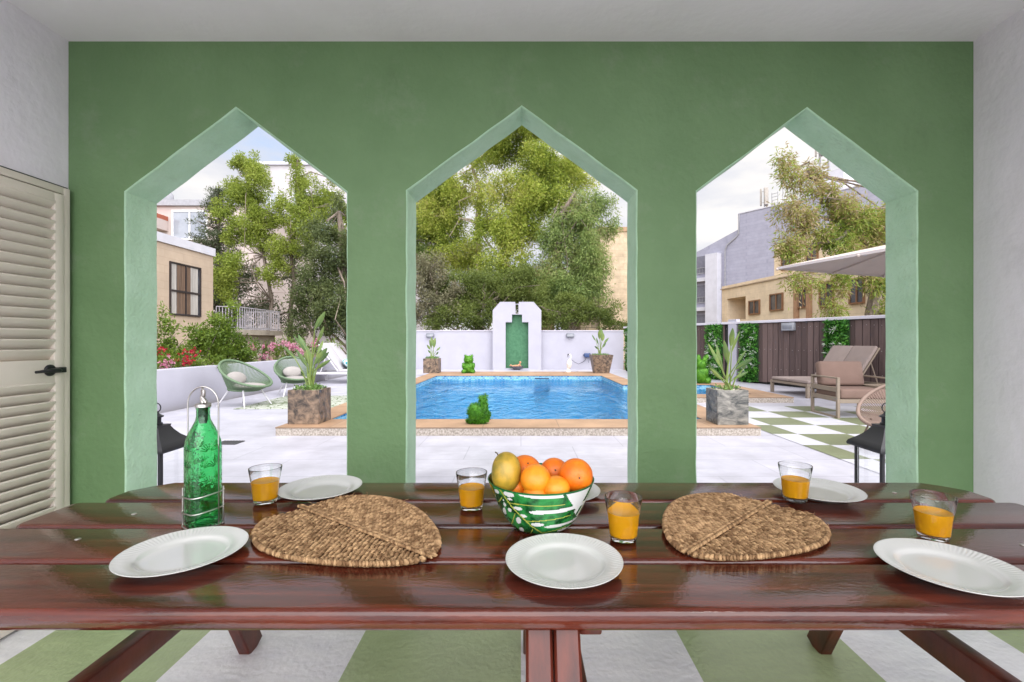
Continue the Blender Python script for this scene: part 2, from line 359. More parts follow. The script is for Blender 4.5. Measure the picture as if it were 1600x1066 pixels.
# ------------------------------------------------------------------ ground, deck, pool
PO = [(-3.2,6.0),(3.13,6.0),(3.13,9.2),(5.45,9.2),(5.45,12.5),(3.13,12.5),(3.13,17.0),(-3.2,17.0)]
PI_ = [(-2.75,6.64),(2.62,6.64),(2.62,9.76),(4.9,9.76),(4.9,11.9),(2.62,11.9),(2.62,15.0),(-2.75,15.0)]
def inset(poly, d):
    n = len(poly); out = []
    for i in range(n):
        a, b, c = Vector(poly[i-1]), Vector(poly[i]), Vector(poly[(i+1) % n])
        e1 = (b-a).normalized(); e2 = (c-b).normalized(); n1 = Vector((-e1.y, e1.x)); n2 = Vector((-e2.y, e2.x))
        k = (n1+n2) / (1 + n1.dot(n2)); out.append(tuple(b + k*d))
    return out
HOLE = inset(PO, .25)
b = MB(); b.plate([(-900,-300),(900,-300),(900,2000),(-900,2000)], [HOLE], -.03, -.03, top_only=True); struct('ground', b, m_soil)
b = MB(); b.plate([(-6.15,-14),(14,-14),(14,4),(9.85,6.0),(4.3,20.0),(-6.15,20.0)], [HOLE], 0, 0, top_only=True); struct('terrace_deck', b, m_deck)
b = MB(); b.plate([(-2.165,-1.2),(2.165,-1.2),(2.165,2.3),(-2.165,2.3)], [], .004, .004, top_only=True)
o = obj('veranda_floor', b, m_floor_in, loc=(0,2.0,0)); tag(o, kind='structure')
b = MB(); b.plate([(3.33,2.9),(9.4,2.9),(9.4,6.5),(8.7,8.05),(8.4,8.7),(3.33,8.7)], [], .005, .005, top_only=True)
o = obj('checker_terrace', b, m_floor_out, loc=(4.31,6.1,0)); tag(o, kind='structure')

m_antb = mat('skimmer_blue_black', (.02,.05,.09), rough=.4)
pool = thing('swimming_pool', 'blue tiled swimming pool with raised sandstone surround in the white terrace', 'pool', (0,6,0))
b = MB(); b.plate(PO, [PI_], .096, .11); obj('coping', b, m_coping, pool, world=True)
b = MB(); b.plate(inset(PO,.004), [inset(PI_,-.02)], -.01, .096); obj('curb', b, m_curb, pool, world=True)
def ring_wall(poly, z0, z1):
    b = MB(); n = len(poly)
    for i in range(n):
        a, c = poly[i], poly[(i+1) % n]
        b.add([(a[0],a[1],z0),(c[0],c[1],z0),(c[0],c[1],z1),(a[0],a[1],z1)], [(3,2,1,0)])
    return b
m_band = block_mat('pool_tile_band', (.03,.22,.48), (.20,.50,.66), (.45,.62,.70), .10, .05, rough=.2, axis='XZ', msize=.006, bump=.1, noise=.35)
obj('tile_band', ring_wall(inset(PI_,-.018), -.25, .096), m_band, pool, world=True)
b = ring_wall(inset(PI_,-.016), -1.5, -.25); b.plate(inset(PI_,-.016), [], -1.5, -1.5, top_only=True); obj('basin', b, m_poolfloor, pool, world=True)
b = MB(); b.rbox((.45,14.995,.0),(.92,15.017,.03), .003); obj('skimmer', b, m_antb, pool, world=True)

def water_mat():
    m, nt, bs = new_mat('pool_water_surface'); N = nt.nodes.new; K = nt.links.new
    bs.inputs['Base Color'].default_value = (.14,.86,1,1); bs.inputs['Transmission Weight'].default_value = 1; bs.inputs['Roughness'].default_value = .03; bs.inputs['IOR'].default_value = 1.33
    t = N('ShaderNodeTexCoord'); mp = N('ShaderNodeMapping'); mp.inputs[3].default_value = (.9,.42,1); K(t.outputs['Object'], mp.inputs[0])
    n1 = N('ShaderNodeTexNoise'); n1.inputs['Scale'].default_value = 3.0; n1.inputs['Detail'].default_value = 5; n1.inputs['Distortion'].default_value = .7; K(mp.outputs[0], n1.inputs['Vector'])
    n2 = N('ShaderNodeTexNoise'); n2.inputs['Scale'].default_value = 9; n2.inputs['Detail'].default_value = 3; n2.inputs['Distortion'].default_value = .4; K(mp.outputs[0], n2.inputs['Vector'])
    ad = N('ShaderNodeMath'); ad.operation = 'MULTIPLY_ADD'; ad.inputs[1].default_value = .35; K(n2.outputs[0], ad.inputs[0]); K(n1.outputs[0], ad.inputs[2])
    bp = N('ShaderNodeBump'); bp.inputs['Strength'].default_value = 1.0; bp.inputs['Distance'].default_value = .42; K(ad.outputs[0], bp.inputs['Height']); K(bp.outputs[0], bs.inputs['Normal'])
    return m
b = MB(); b.plate(inset(PI_,-.01), [], -.03, -.03, top_only=True); struct('pool_water', b, water_mat(), smooth=0)

# ------------------------------------------------------------------ veranda
YW, YB = 2.2, 2.396
XL, XR, ZC = -2.16, 2.16, 2.665
random.seed(3)
def arch_loop(cx, hw, zs, za):
    return [(cx-hw, 0.0), (cx-hw, zs), (cx, za), (cx+hw, zs), (cx+hw, 0.0)]
def jitter(loop, seg=.09, amp=.0022):
    """hand-plastered edge: points along the outline, a little off the line"""
    out = []
    for i in range(len(loop)-1):
        a, c = Vector(loop[i]), Vector(loop[i+1]); n = max(2, int((c-a).length/seg)); nn = Vector((-(c-a).y, (c-a).x)).normalized()
        for k in range(n):
            off = 0 if k == 0 else random.uniform(-amp, amp)
            out.append(tuple(a + (c-a)*k/n + nn*off))
    out.append(loop[-1]); return out
ARCH = [(-1.361,.527,1.947,2.347), (.004,.547,1.953,2.353), (1.366,.525,1.950,2.345)]
loops = [jitter(arch_loop(*a)) for a in ARCH]
def grow(loop, d):
    out = []
    n = len(loop)
    for i in range(n):
        a = Vector(loop[max(i-1,0)]); p = Vector(loop[i]); c = Vector(loop[min(i+1,n-1)])
        e1 = (p-a).normalized() if i > 0 else (c-p).normalized(); e2 = (c-p).normalized() if i < n-1 else e1
        n1 = Vector((-e1.y, e1.x)); n2 = Vector((-e2.y, e2.x)); q = p + (n1+n2)/(1+n1.dot(n2))*d
        out.append((q.x, 0.0 if i in (0, n-1) else q.y))
    return out
rr = .006
wall = thing('arch_wall', 'green painted veranda wall pierced by three pointed arches', 'wall', (0,YW,0))
b = MB(); j = MB()
outline = [(XL-.2, 0)]
front = [grow(l, rr) for l in loops]
def face(b, ls, y, flip, x0, x1, z1):
    poly = [(x0, 0.0)]
    for l in ls: poly += l
    poly += [(x1, 0.0), (x1, z1), (x0, z1)]
    tris = tessellate_polygon([[Vector((p[0], p[1], 0)) for p in poly]])
    fs = []
    for t in tris:
        A, B, C = (Vector(poly[i]) for i in t)
        s = (B-A).cross(C-A)
        if abs(s) < 1e-12: continue
        if (s > 0) == flip: t = (t[0], t[2], t[1])
        fs.append(tuple(t))
    b.add([(p[0], y, p[1]) for p in poly], fs)
face(b, front, YW, False, XL, XR, ZC)
face(b, front, YB, True, XL-.2, XR+.2, ZC)
for x0, x1 in ((XL-.2, XL-.2), (XR+.2, XR+.2)): pass
obj('wall_face', b, m_green, wall, world=True, smooth=0)
for l in loops:
    j = MB()
    prof = [(rr,0),(rr*.5,.0022),(rr*.13,.0045),(0,.008),(0,.06),(0,.13),(0,YB-YW-.012),(rr*.3,YB-YW-.004),(rr,YB-YW)]
    rows = [[(p[0], YW+y, p[1]) for p in (grow(l, d) if d else [(q[0], q[1]) for q in l])] for d, y in prof]
    n = len(l); vs = [p for r_ in rows for p in r_]; fs = []
    for i in range(len(rows)-1):
        for k in range(n-1): fs.append((i*n+k, i*n+k+1, (i+1)*n+k+1, (i+1)*n+k))
    j.add(vs, fs); obj('arch_reveal', j, m_jamb, wall, world=True, smooth=30)
b = MB(); b.box((XL-.2,-.35,0),(XL,YW-.001,ZC)); b.box((XL-.2,YW-.001,0),(XL-.001,YB-.003,ZC))
tag(obj('side_wall', b, m_side, smooth=0), 'white plastered veranda side wall holding the louvered cream door', 'wall')
b = MB(); b.box((XR,-.35,0),(XR+.2,YW-.001,ZC)); b.box((XR+.001,YW-.001,0),(XR+.2,YB-.003,ZC))
tag(obj('side_wall', b, m_side, smooth=0), 'plain white plastered veranda side wall with no door in it', 'wall')
b = MB(); b.box((XL-.35,-.36,ZC),(XR+.35,2.62,ZC+.22))
tag(obj('veranda_ceiling', b, m_ceil, smooth=0), 'flat white plastered ceiling over the veranda table', 'ceiling')

# louvered door in the left side wall
door = thing('louvered_door', 'cream louvered door with black lever handle in the white side wall', 'door', (XL,1.7,0))
xd = XL
b = MB()
b.rbox((xd+.002,1.24,.0),(xd+.030,1.275,1.95),.003); b.rbox((xd+.002,2.148,.0),(xd+.030,2.178,1.95),.003); b.rbox((xd+.002,1.275,1.918),(xd+.030,2.148,1.95),.003)
obj('door_frame', b, m_door, door, world=True)
b = MB(); b.box((xd+.001,1.23,0),(xd+.006,2.19,1.962)); obj('door_gap_shade', b, m_dark, door, world=True)  # dark sheet stands in for the shade round the door and behind the louvres
b = MB()
b.rbox((xd+.006,1.282,.02),(xd+.038,1.36,1.912),.003); b.rbox((xd+.006,2.098,.02),(xd+.038,2.141,1.912),.003)
for z0, z1 in ((.02,.13),(1.045,1.15),(1.872,1.912)): b.rbox((xd+.0065,1.36,z0),(xd+.0375,2.098,z1),.002)
obj('door_stile', b, m_door, door, world=True)
for z0, z1 in ((.13,1.045),(1.15,1.872)):
    b = MB(); n = round((z1-z0)/.0445); p = (z1-z0)/n
    for k in range(n):
        z = z0 + (k+.5)*p
        M = Matrix.Translation((xd+.021, 1.729, z)) @ Matrix.Rotation(R(38), 4, 'Y')
        b.rbox((-.006,-.372,-.031),(.006,.372,.031),.0045,2,M)
    obj('louver_panel', b, m_door, door, world=True)
h = MB(); h.lathe([(0,0),(.026,0),(.026,.005),(.022,.009),(0,.009)], 20, Matrix.Translation((xd+.037,2.075,1.103)) @ Matrix.Rotation(R(90),4,'Y'))
h.tube([(xd+.040,2.075,1.103),(xd+.085,2.075,1.103),(xd+.09,2.068,1.103),(xd+.088,2.03,1.105),(xd+.086,1.97,1.101)], [.009,.009,.009,.008,.006], 10)
h.rbox((xd+.0375,2.088,1.09),(xd+.052,2.140,1.115),.003)
obj('door_handle', h, m_black, door, world=True)

# ------------------------------------------------------------------ picnic table
table = thing('picnic_table', 'varnished dark mahogany picnic table with four wide top boards', 'table', (.055,1.207,0))
TX0, TX1, ZT = -1.35, 1.46, .75
edges = [(.827,1.009),(1.020,1.2),(1.211,1.392),(1.403,1.587)]
for i, (y0, y1) in enumerate(edges):
    x0 = TX0 + random.uniform(-.006,.006) - (.10 if i == 0 else 0) + (.035 if i == 2 else .075 if i == 3 else 0); x1 = TX1 + random.uniform(-.006,.006) + (.05 if i == 0 else 0)
    ch = .07 if i == 3 else 0
    if i in (1, 2): x0, x1 = x0-.03, x1+.03
    rc = .02
    poly = [(x0+rc,y0),(x1-rc,y0),(x1-.006,y0+.006),(x1,y0+rc),(x1,y1-rc-ch),(x1-rc*.3-ch*.5,y1-rc*.3-ch*.5),(x1-rc-ch,y1),(x0+rc+ch,y1),(x0+rc*.3+ch*.5,y1-rc*.3-ch*.5),(x0,y1-rc-ch),(x0,y0+rc),(x0+.006,y0+.006)]
    # rounded long edges: stacked outlines
    prof = [(.010,ZT-.038),(.003,ZT-.036),(0,ZT-.030),(0,ZT-.010),(.0025,ZT-.004),(.006,ZT-.0012),(.011,ZT)]
    b = MB(); n = len(poly); vs = []; fs = []
    for d, z in prof: vs += [(p[0],p[1],z) for p in inset(poly, d)]
    for k in range(len(prof)-1):
        for q in range(n): fs.append((k*n+q, k*n+(q+1)%n, (k+1)*n+(q+1)%n, (k+1)*n+q))
    fs.append(tuple(range(n))[::-1]); fs.append(tuple((len(prof)-1)*n+q for q in range(n)))
    b.add(vs, fs)
    cxm = random.uniform(-.6,.6)
    o = obj('top_board', b, m_wood, table, world=True, smooth=50)
    o.data.transform(Matrix.Translation((7.3*i,3.1*i,0))); o.location = (-7.3*i,-3.1*i,0)
    for sx in (-1.085,.035,.075,1.195):
        s = MB()
        yy = (y0+y1)/2 + random.uniform(-.03,.03)
        s.lathe([(0,ZT-.002),(.0075,ZT-.001),(.006,ZT+.0012),(.002,ZT+.0012),(.0012,ZT+.0004),(0,ZT+.0004)], 12, Matrix.Translation((sx,yy,0)))
        obj('screw', s, m_screw, o, world=True)
def leg_pair(x0, x1):
    for sgn in (-1, 1):
        b = MB(); b.bar(((x0+x1)/2,1.207+sgn*.30,.712),((x0+x1)/2,1.207+sgn*.655,-.02+.02), .09, x1-x0, up=(1,0,0), r=.005)
        obj('leg', b, m_wood_v, table, world=True)
leg_pair(-1.112,-1.064); leg_pair(1.176,1.224); leg_pair(.009,.058); leg_pair(.0605,.1095)
for x0, x1 in ((-1.062,-1.012),(1.124,1.174),(.1115,.1555)):
    b = MB(); b.rbox((x0,.22,.37),(x1,2.06,.44),.006,2); obj('cross_beam', b, m_wood_v, table, world=True)
    b = MB(); b.rbox((x0,.88,.672),(x1,1.54,.711),.005,2); obj('top_batten', b, m_wood_v, table, world=True)
for y0 in (.20,1.79):
    b = MB(); b.rbox((TX0,y0,.441),(TX1,y0+.27,.478),.008,2); obj('bench_seat', b, m_wood, table, world=True)

# ------------------------------------------------------------------ tableware
ZP = ZT + .0005
def plate_mesh():
    b = MB(); N = 360
    prof = [(0,.004),(.03,.004),(.06,.004),(.076,.0045),(.082,.0065),(.086,.0095),(.089,.0115),(.094,.013),(.100,.0145),(.106,.016),(.112,.0172),(.117,.0183),(.1205,.0193),(.1235,.0203),(.125,.0200),(.1252,.0192),(.122,.0168),(.11,.0125),(.095,.0085),(.082,.003),(.078,.0004),(.074,.0004),(.072,.002),(.04,.002),(0,.002)]
    amp = {8:.35,9:.8,10:1,11:1,12:.9,13:.3}
    def mod(r, z, a, i):
        return r, z + (.0007*amp.get(i,0)*math.cos(90*a))
    b.lathe(prof, N, mod=mod); return b
pl_lab = ['round white fluted plate beside the foot of the green bottle', 'round white fluted plate in front of the fruit bowl', 'round white fluted plate in front of the glass near the table end',
          'white fluted plate behind the woven mat, between two juice glasses', 'white fluted plate half hidden behind the fruit bowl', 'white fluted plate tucked behind the juice glass at a woven mat']
pos = [(-.755,1.032),(.092,.99),(.893,.962),(-.640,1.475),(.123,1.45),(.938,1.455)]
p0 = None
for (x, y), lab in zip(pos, pl_lab):
    if p0 is None:
        o = obj('dinner_plate', plate_mesh(), m_plate, smooth=60); p0 = o
    else: o = p0.copy(); COL.objects.link(o)
    o.location = (x, y, ZP); o.rotation_euler = (0,0,random.uniform(0,6)); tag(o, lab, 'plate', 'white plates on the picnic table')

def facet(a, n=10):
    s = 2*PI/n; t = (a % s) - s/2
    return math.cos(PI/n)/math.cos(t)
def glass_mesh():
    b = MB(); N = 60
    outer = [(0,.0005),(.028,.0005),(.031,.002),(.0325,.006),(.034,.02),(.037,.05),(.0385,.064),(.0395,.068),(.0405,.072),(.043,.088),(.0455,.104),(.0452,.1055),(.0445,.1058)]
    inner = [(.0438,.1052),(.0413,.088),(.0380,.07),(.0345,.05),(.0312,.02),(.0298,.0135),(.026,.0118),(0,.0115)]
    def mod(r, z, a, i):
        k = 1-.35*(1-facet(a))
        if 1 <= i <= 6: return r*(.5+.5*k) if i == 6 else r*k, z
        return r, z
    b.lathe(outer+inner, N, mod=mod); return b
def juice_mesh(h=.066):
    b = MB(); f = lambda z: .0318 + (z-.02)*(.0386-.0318)/(.07-.02)
    b.lathe([(0,.0110),(.0258,.0113),(.0303,.0140),(f(.03),.03),(f(.05)-.0002,.05),(f(h)-.0002,h),(f(h)-.0014,h-.0006),(0,h-.0006)], 48); return b
gl = [((-.768,1.385),'half full tumbler of orange juice next to the green bottle',.066), ((-.143,1.335),'half full tumbler of orange juice touching the fruit bowl side',.063), ((.250,1.125),'tumbler of orange juice between the fruit bowl and a woven mat, behind a plate',.070),
      ((.818,1.375),'tumbler of orange juice on the corner of a woven mat',.064), ((1.015,1.135),'tumbler of orange juice standing alone near the table end',.066)]
gm = jm = None
for (x, y), lab, h in gl:
    t = thing('juice_glass', lab, 'glass', (x,y,ZP), random.uniform(0,6), 'glasses of orange juice on the table')
    if gm is None: o = obj('tumbler', glass_mesh(), m_glass, t, smooth=35); gm = o
    else: o = gm.copy(); COL.objects.link(o); o.parent = t
    if lab.startswith('tumbler of orange juice on the corner'): t.location.z += .010
    obj('juice', juice_mesh(h), m_juice, t)

# woven leaf place mats
def lump_template():
    vs = []; n = 6
    rings = [(-1,.12),(-.55,.8),(0,1),(.55,.8),(1,.12)]
    for u, r in rings:
        for k in range(n): a = 2*PI*k/n; vs.append((u, r*math.cos(a), r*math.sin(a)))
    fs = []
    for i in range(4):
        for k in range(n): fs.append((i*n+k, i*n+(k+1)%n, (i+1)*n+(k+1)%n, (i+1)*n+k))
    fs.append(tuple(range(n))[::-1]); fs.append(tuple(4*n+k for k in range(n)))
    return vs, fs
def mat_mesh(seed, Lm, Wm):
    rnd = random.Random(seed); tv, tf = lump_template(); b = MB()
    def width(t):
        t = min(max(t,0),1); return Wm * (math.sin(PI*(.06+.94*t)**.85) ** .55) * (1.0 + .10*math.cos(PI*t))
    def lump(x, y, z, ang, l, w, h, pitch=0):
        M = Matrix.Translation((x,y,z)) @ Matrix.Rotation(ang,4,'Z') @ Matrix.Rotation(pitch,4,'Y') @ Matrix.Rotation(rnd.uniform(-.6,.6),4,'X')
        b.add([M @ Vector((v[0]*l, v[1]*w, v[2]*h)) for v in tv], tf)
    A = R(60)
    for side in (-1, 1):
        d = Vector((math.cos(A), side*math.sin(A)))
        sp = .0138; k = 0
        u = -Lm*.5 - .2
        while u < Lm*.5:
            r_ = .0105; wig = rnd.uniform(-.001,.001)
            while r_ < .5:
                x = u + d.x*r_; y = d.y*r_ + side*.008
                t = (x + Lm/2)/Lm
                inside = 0 <= t <= 1 and abs(y) < width(t) - .004
                if inside:
                    tw = side*(R(24) + rnd.uniform(-.15,.15))
                    lump(x+wig+rnd.uniform(-.001,.001), y+rnd.uniform(-.001,.001), .0075+rnd.uniform(-.0015,.002), side*A+tw, .0092, .0040, .0062, rnd.uniform(-.12,.12))
                    if rnd.random() < .6: lump(x+rnd.uniform(-.004,.004), y+rnd.uniform(-.004,.004), .0095, side*A+tw+rnd.uniform(-.4,.4), .0095, .0016, .0024)
                r_ += .0098
            u += sp
        # selvedge of fat loops
        n = 84
        for q in range(n):
            t = (q+.5)/n; x = -Lm/2 + Lm*t; y = side*width(t)
            t2 = t+.01; ang = math.atan2(side*width(t2)-side*width(t-.01), Lm*.02)
            lump(x, y, .009, ang + side*R(55)+rnd.uniform(-.3,.3),   .0098, .0050, .0072, rnd.uniform(-.2,.2))
            lump(x, y-side*.004, .006, ang+rnd.uniform(-.4,.4), .011, .005, .006)
        x = -Lm/2 - .015
        while x < Lm/2 + .012:
            lump(x, side*.0055, .0125, side*R(32), .0090, .0040, .0050); x += .0078
        for q in range(70):
            t = rnd.random(); x = -Lm/2+Lm*t; y = side*width(t)*rnd.uniform(.2,1.03); a = rnd.uniform(0,6.28); l = rnd.uniform(.008,.02)
            b.tube([(x,y,.013),(x+l*.6*math.cos(a),y+l*.6*math.sin(a),.017),(x+l*math.cos(a+.4),y+l*math.sin(a+.4),.016+rnd.uniform(0,.006))], .0005, 3, caps=False)
    return b
b = mat_mesh(5, .52, .215)
o = obj('placemat', b, m_straw, smooth=60); o.location = (-.412,1.165,ZP); o.rotation_euler = (0,0,R(-35)); o.scale = (.98,.86,1); tag(o, 'leaf-shaped woven seagrass mat between the green bottle and fruit bowl', 'placemat', 'woven leaf placemats')
b = mat_mesh(9, .50, .200)
o = obj('placemat', b, m_straw, smooth=60); o.location = (.548,1.192,ZP); o.rotation_euler = (0,0,R(222)); o.scale = (.93,.90,1); tag(o, 'leaf-shaped woven seagrass mat with a juice glass on its corner', 'placemat', 'woven leaf placemats')

# fruit bowl
def bowl():
    b = MB(); NT = 320; NV = 64
    prof = []
    H = .122
    def rad(v): return .066 + (.139-.066)*(v**.62)
    rows = [(0,.001),(.05,.001)] + [(rad(i/NV)-(.004 if i == 0 else 0), .002+H*i/NV) for i in range(NV+1)]
    slots = [(465,347,38,18),(377,358,18,16),(472,381,17,8),(527,436,32,12),(467,465,14,14),(560,486,26,12),(432,437,10,16),(528,530,17,26),(657,543,45,14),(547,610,16,24),(427,495,13,30),(366,322,9,9),(424,405,6,8),(660,640,40,8),(840,610,45,12)]
    def dseg(p, a, c):
        ax, ay = a; cx_, cy_ = c; t = max(0, min(1, ((p[0]-ax)*(cx_-ax)+(p[1]-ay)*(cy_-ay))/((cx_-ax)**2+(cy_-ay)**2)))
        return math.hypot(p[0]-ax-t*(cx_-ax), p[1]-ay-t*(cy_-ay))
    def pat(th, v):
        # th: 0 = front, + = towards +x
        th = (th + PI) % (2*PI) - PI
        if abs(th) > PI/2: th = (PI - abs(th)) * (1 if th > 0 else -1)
        r_ = rad(v)/.139
        x = 680 + 388*r_*math.sin(th); y = 640 - 312*v
        if v > .98: return 1
        for a, c, w in (((370,290),(480,430),5),((480,430),(620,560),4.5),((620,560),(725,640),4),((455,408),(640,402),3),((640,402),(840,402),2.5),((580,523),(720,508),3),((720,508),(885,495),2.5),((625,585),(605,640),3),((505,480),(475,590),3),((415,385),(385,440),3),((690,612),(850,585),2.5)):
            if dseg((x,y),a,c) < w: return 2
        for sx, sy, rx, ry in slots:
            if ((x-sx)/rx)**2 + ((y-sy)/ry)**2 < 1: return 0
        # long white fingers
        if x > 530 and y < 352 - 14*((x-660)/130)**2*(1 if x < 660 else 0) and x < 830: return 0
        for x0, ym, hw in ((600,452,13),(702,562,11)):
            e = min(1, max(0,(x-x0)/40)); 
            if x > x0 and abs(y-(ym-(x-x0)*.03)) < hw*math.sqrt(e) : return 0
        edge = 925 + 16*math.sin((y-330)/30) if y < 600 else 860
        if y < 470: edge = 845 + (y-330)*.55
        if x > edge:
            k = (x - 860) - (620-y)*.62
            for off, w in ((0,12),(26,5),(56,11),(92,5),(124,8)):
                if abs(k-off) < w*(.4+ (640-y)/420): return 2 if off in (26,) else 1
            return 0
        return 1
    vs = []; 
    for r_, z in rows:
        for k in range(NT): a = 2*PI*k/NT; vs.append((r_*math.cos(a), r_*math.sin(a), z))
    fs = []; mi = []
    for i in range(len(rows)-1):
        for k in range(NT):
            fs.append((i*NT+k, i*NT+(k+1)%NT, (i+1)*NT+(k+1)%NT, (i+1)*NT+k))
            v = (i-2+.5)/NV
            mi.append(0 if i < 2 else pat(2*PI*(k+.5)/NT + PI/2, v))
    b.v = vs; b.f = fs; b.mi = mi
    return b, rad(1), H+.002
bw = thing('fruit_bowl', 'white bowl with green monstera leaf decoration, heaped with oranges and a mango', 'bowl', (.052,1.215,ZP), -.04)
bb, rt, ht = bowl(); obj('bowl_body', bb, [m_bowl_w, m_bowl_g, m_bowl_y], bw, smooth=60)
b = MB(); b.lathe([(rt,ht),(rt+.0008,ht+.0015),(rt-.0010,ht+.0025),(rt-.0030,ht+.001),(rt-.0045,ht-.006),(.118,ht-.035),(.092,ht-.075),(.06,.012),(0,.010)], 96, cap0=False); obj('bowl_lining', b, m_bowl_i, bw, smooth=60)
def fruit(px, py, d, r, mt, lab, sq=.93):
    p = W(px, py, d); b = MB(); n, m = 28, 20
    b.sphere((0,0,0), (r,r,r*sq), n, m); rnd = random.Random(int(px*7+py))
    q = Quaternion((rnd.uniform(-1,1),rnd.uniform(-1,1),rnd.uniform(-1,1)), 1).normalized()
    k = [rnd.uniform(-.03,.03) for _ in range(4)]
    b.v = [tuple(Vector((v[0]*(1+k[0]*v[2]/r), v[1]*(1+k[1]*v[0]/r), v[2]*(1 - .05*math.exp(-((v[0]**2+v[1]**2)/(r*.18)**2)))))) for v in b.v]
    o = obj('orange', b, mt, smooth=70); o.location = p; tag(o, lab, 'orange', 'oranges in the bowl')
    s = MB(); s.lathe([(0,-.001),(.0026,-.0006),(.0022,.0012),(.0012,.0016),(0,.0012)], 8, Matrix.Translation((0,0,r*sq*.952)))
    so_ = obj('navel', s, m_stem, o) if 'navel' in lab or 'gap' in lab or 'largest' in lab or 'top of' in lab else None
    o.rotation_euler = (rnd.uniform(-1.1,1.1), rnd.uniform(-.8,.8), rnd.uniform(0,6)); return o
fruit(821,736,1.235,.043,m_orange,'large deep orange fruit on top of the heap, behind the mango')
fruit(808,735,1.305,.040,m_orange,'orange at the back of the bowl, mostly hidden behind the largest one')
fruit(837,749,1.148,.038,m_orange2,'paler yellow orange at the front middle of the bowl').rotation_euler = (.75,.1,0)
fruit(866,738,1.255,.039,m_orange,'deep orange fruit in the gap between the pale one and the dimpled one').rotation_euler = (1.1,-.35,.2)
fruit(900,743,1.165,.0425,m_orange,'orange leaning on the bowl rim with its dark navel facing out').rotation_euler = (1.45,.0,.1)
fruit(869,764,1.135,.034,m_orange2,'low orange just peeping over the bowl rim at the front')
fruit(806,762,1.19,.036,m_orange,'low orange wedged beside the mango')
fruit(794,765,1.19,.034,m_orange,'low orange pressed against the bowl side under the mango')
fruit(899,766,1.19,.034,m_orange,'low orange under the one with the dark navel')
fruit(838,774,1.14,.033,m_orange2,'lowest orange, mostly sunk below the bowl rim under the pale one')
b = MB(); b.sphere((0,0,0), (.040,.036,.049), 28, 20)
b.v = [(v[0]+.008*math.sin(v[2]*30), v[1], v[2]) for v in b.v]
mg = obj('mango', b, m_mango, smooth=70); mg.location = W(791,738,1.172); mg.rotation_euler = (R(-12),R(-24),R(15)); tag(mg, 'yellow green mango leaning on the rim of the fruit bowl', 'mango')
s = MB(); s.tube([(0,0,.046),(-.001,0,.054),(-.004,0,.058)], .0016, 6); obj('stalk', s, m_stem, mg)

# bottle
def squircle(a, r, p=5.0):
    c, s = abs(math.cos(a)), abs(math.sin(a)); return r / ((c**p + s**p) ** (1/p))
bt = thing('oil_bottle', 'tall green pressed glass bottle with a flip-top metal stopper', 'bottle', (-.838,1.215,ZP), R(-34))
def bottle_shell(off):
    prof = [(.020,.004+off),(.032,.003+off) if off else (.032,.0),(.0355,.006+off),(.036,.02),(.036,.05),(.036,.10),(.036,.16),(.036,.205),(.0352,.222),(.0325,.238),(.028,.252),(.022,.266),(.0172,.277),(.0155,.288),(.0153,.305),(.0165,.3075),(.0165,.313),(.0153,.315)]
    return [(r_-off, z) for r_, z in prof]
def shell_mod(off):
    def mod(r, z, a, i):
        t = min(1, max(0, (z-.215)/.055)); q = squircle(a, r); rr_ = q*(1-t) + r*t
        rel = 0
        if .015 < z < .25 and off == 0: rel = 0
        return rr_, z
    return mod
b = MB(); o_ = bottle_shell(0); i_ = bottle_shell(.0032)
b.lathe([(0,.004)] + o_ + [(.0125,.315)] + i_[::-1][1:] + [(0,.0072)], 64, mod=lambda r,z,a,i: shell_mod(0)(r,z,a,i)); obj('bottle_glass', b, m_bottle, bt, smooth=50)
# raised fan ribs pressed in the glass
b = MB(); rnd = random.Random(2)
for face_ in range(4):
    for row in range(5):
        for col in (0,1):
            zc = .03 + row*.042; uc = (-.016 if col else .016) if row % 2 else (0 if col else None)
            if uc is None: continue
            for k in range(9):
                an = R(90 + (k-4)*19); l0, l1 = .005, .021
                pts = []
                for l in (l0, (l0+l1)/2, l1):
                    u = uc + math.cos(an)*l; z = zc + math.sin(an)*l
                    if abs(u) > .0215: continue
                    pts.append((.0355, u, z))
                if len(pts) > 1:
                    M = Matrix.Rotation(face_*PI/2, 4, 'Z'); b.tube([M @ Vector(p) for p in pts], .0011, 5)
obj('fan_rib_pattern', b, m_bottle, bt)
b = MB(); b.lathe([(.0168,.310),(.0185,.311),(.0185,.317),(.0165,.3195),(.010,.320),(.006,.322),(.0048,.340),(.0036,.352),(.0,.352)], 24)
b.tube([(-.012,0,.319),(-.014,0,.334),(-.006,0,.346),(.0,0,.36)], .0022, 6); b.tube([(.004,-.004,.338),(.016,0,.326),(.019,0,.322)], [.004,.0045,.0035], 8)
b.rbox((-.006,-.004,.338),(.007,.004,.356),.002); b.tube([(.0,0,.352),(-.006,0,.362),(-.010,0,.3645)], [.003,.0035,.002], 8)
obj('pour_stopper', b, m_steel, bt)
b = MB(); b.lathe([(0,.268),(.0085,.268),(.0095,.275),(.0105,.2752),(.0098,.283),(.0112,.2832),(.0104,.292),(.0118,.2922),(.011,.300),(.0118,.311),(0,.311)], 20); obj('rubber_cork', b, m_rubber, bt)
hd = thing('wire_caddy', 'bent steel wire carrier with a tall arched handle around the green bottle', 'bottle holder', (-.838,1.215,ZP), R(-34))
b = MB(); w = .0405
def sq_ring(z0, z1, n=40, a0=0, a1=2*PI):
    pts = []
    for k in range(n+1):
        t = k/n; a = a0 + (a1-a0)*t; r_ = squircle(a, w, 4); pts.append((r_*math.cos(a), r_*math.sin(a), z0+(z1-z0)*t))
    return pts
b.tube(sq_ring(.003,.003)[:-1], .0018, 6, closed=True)
b.tube(sq_ring(.034,.052,40,R(150),R(475)), .0018, 6); b.tube(sq_ring(.074,.094,40,R(150),R(475)), .0018, 6)
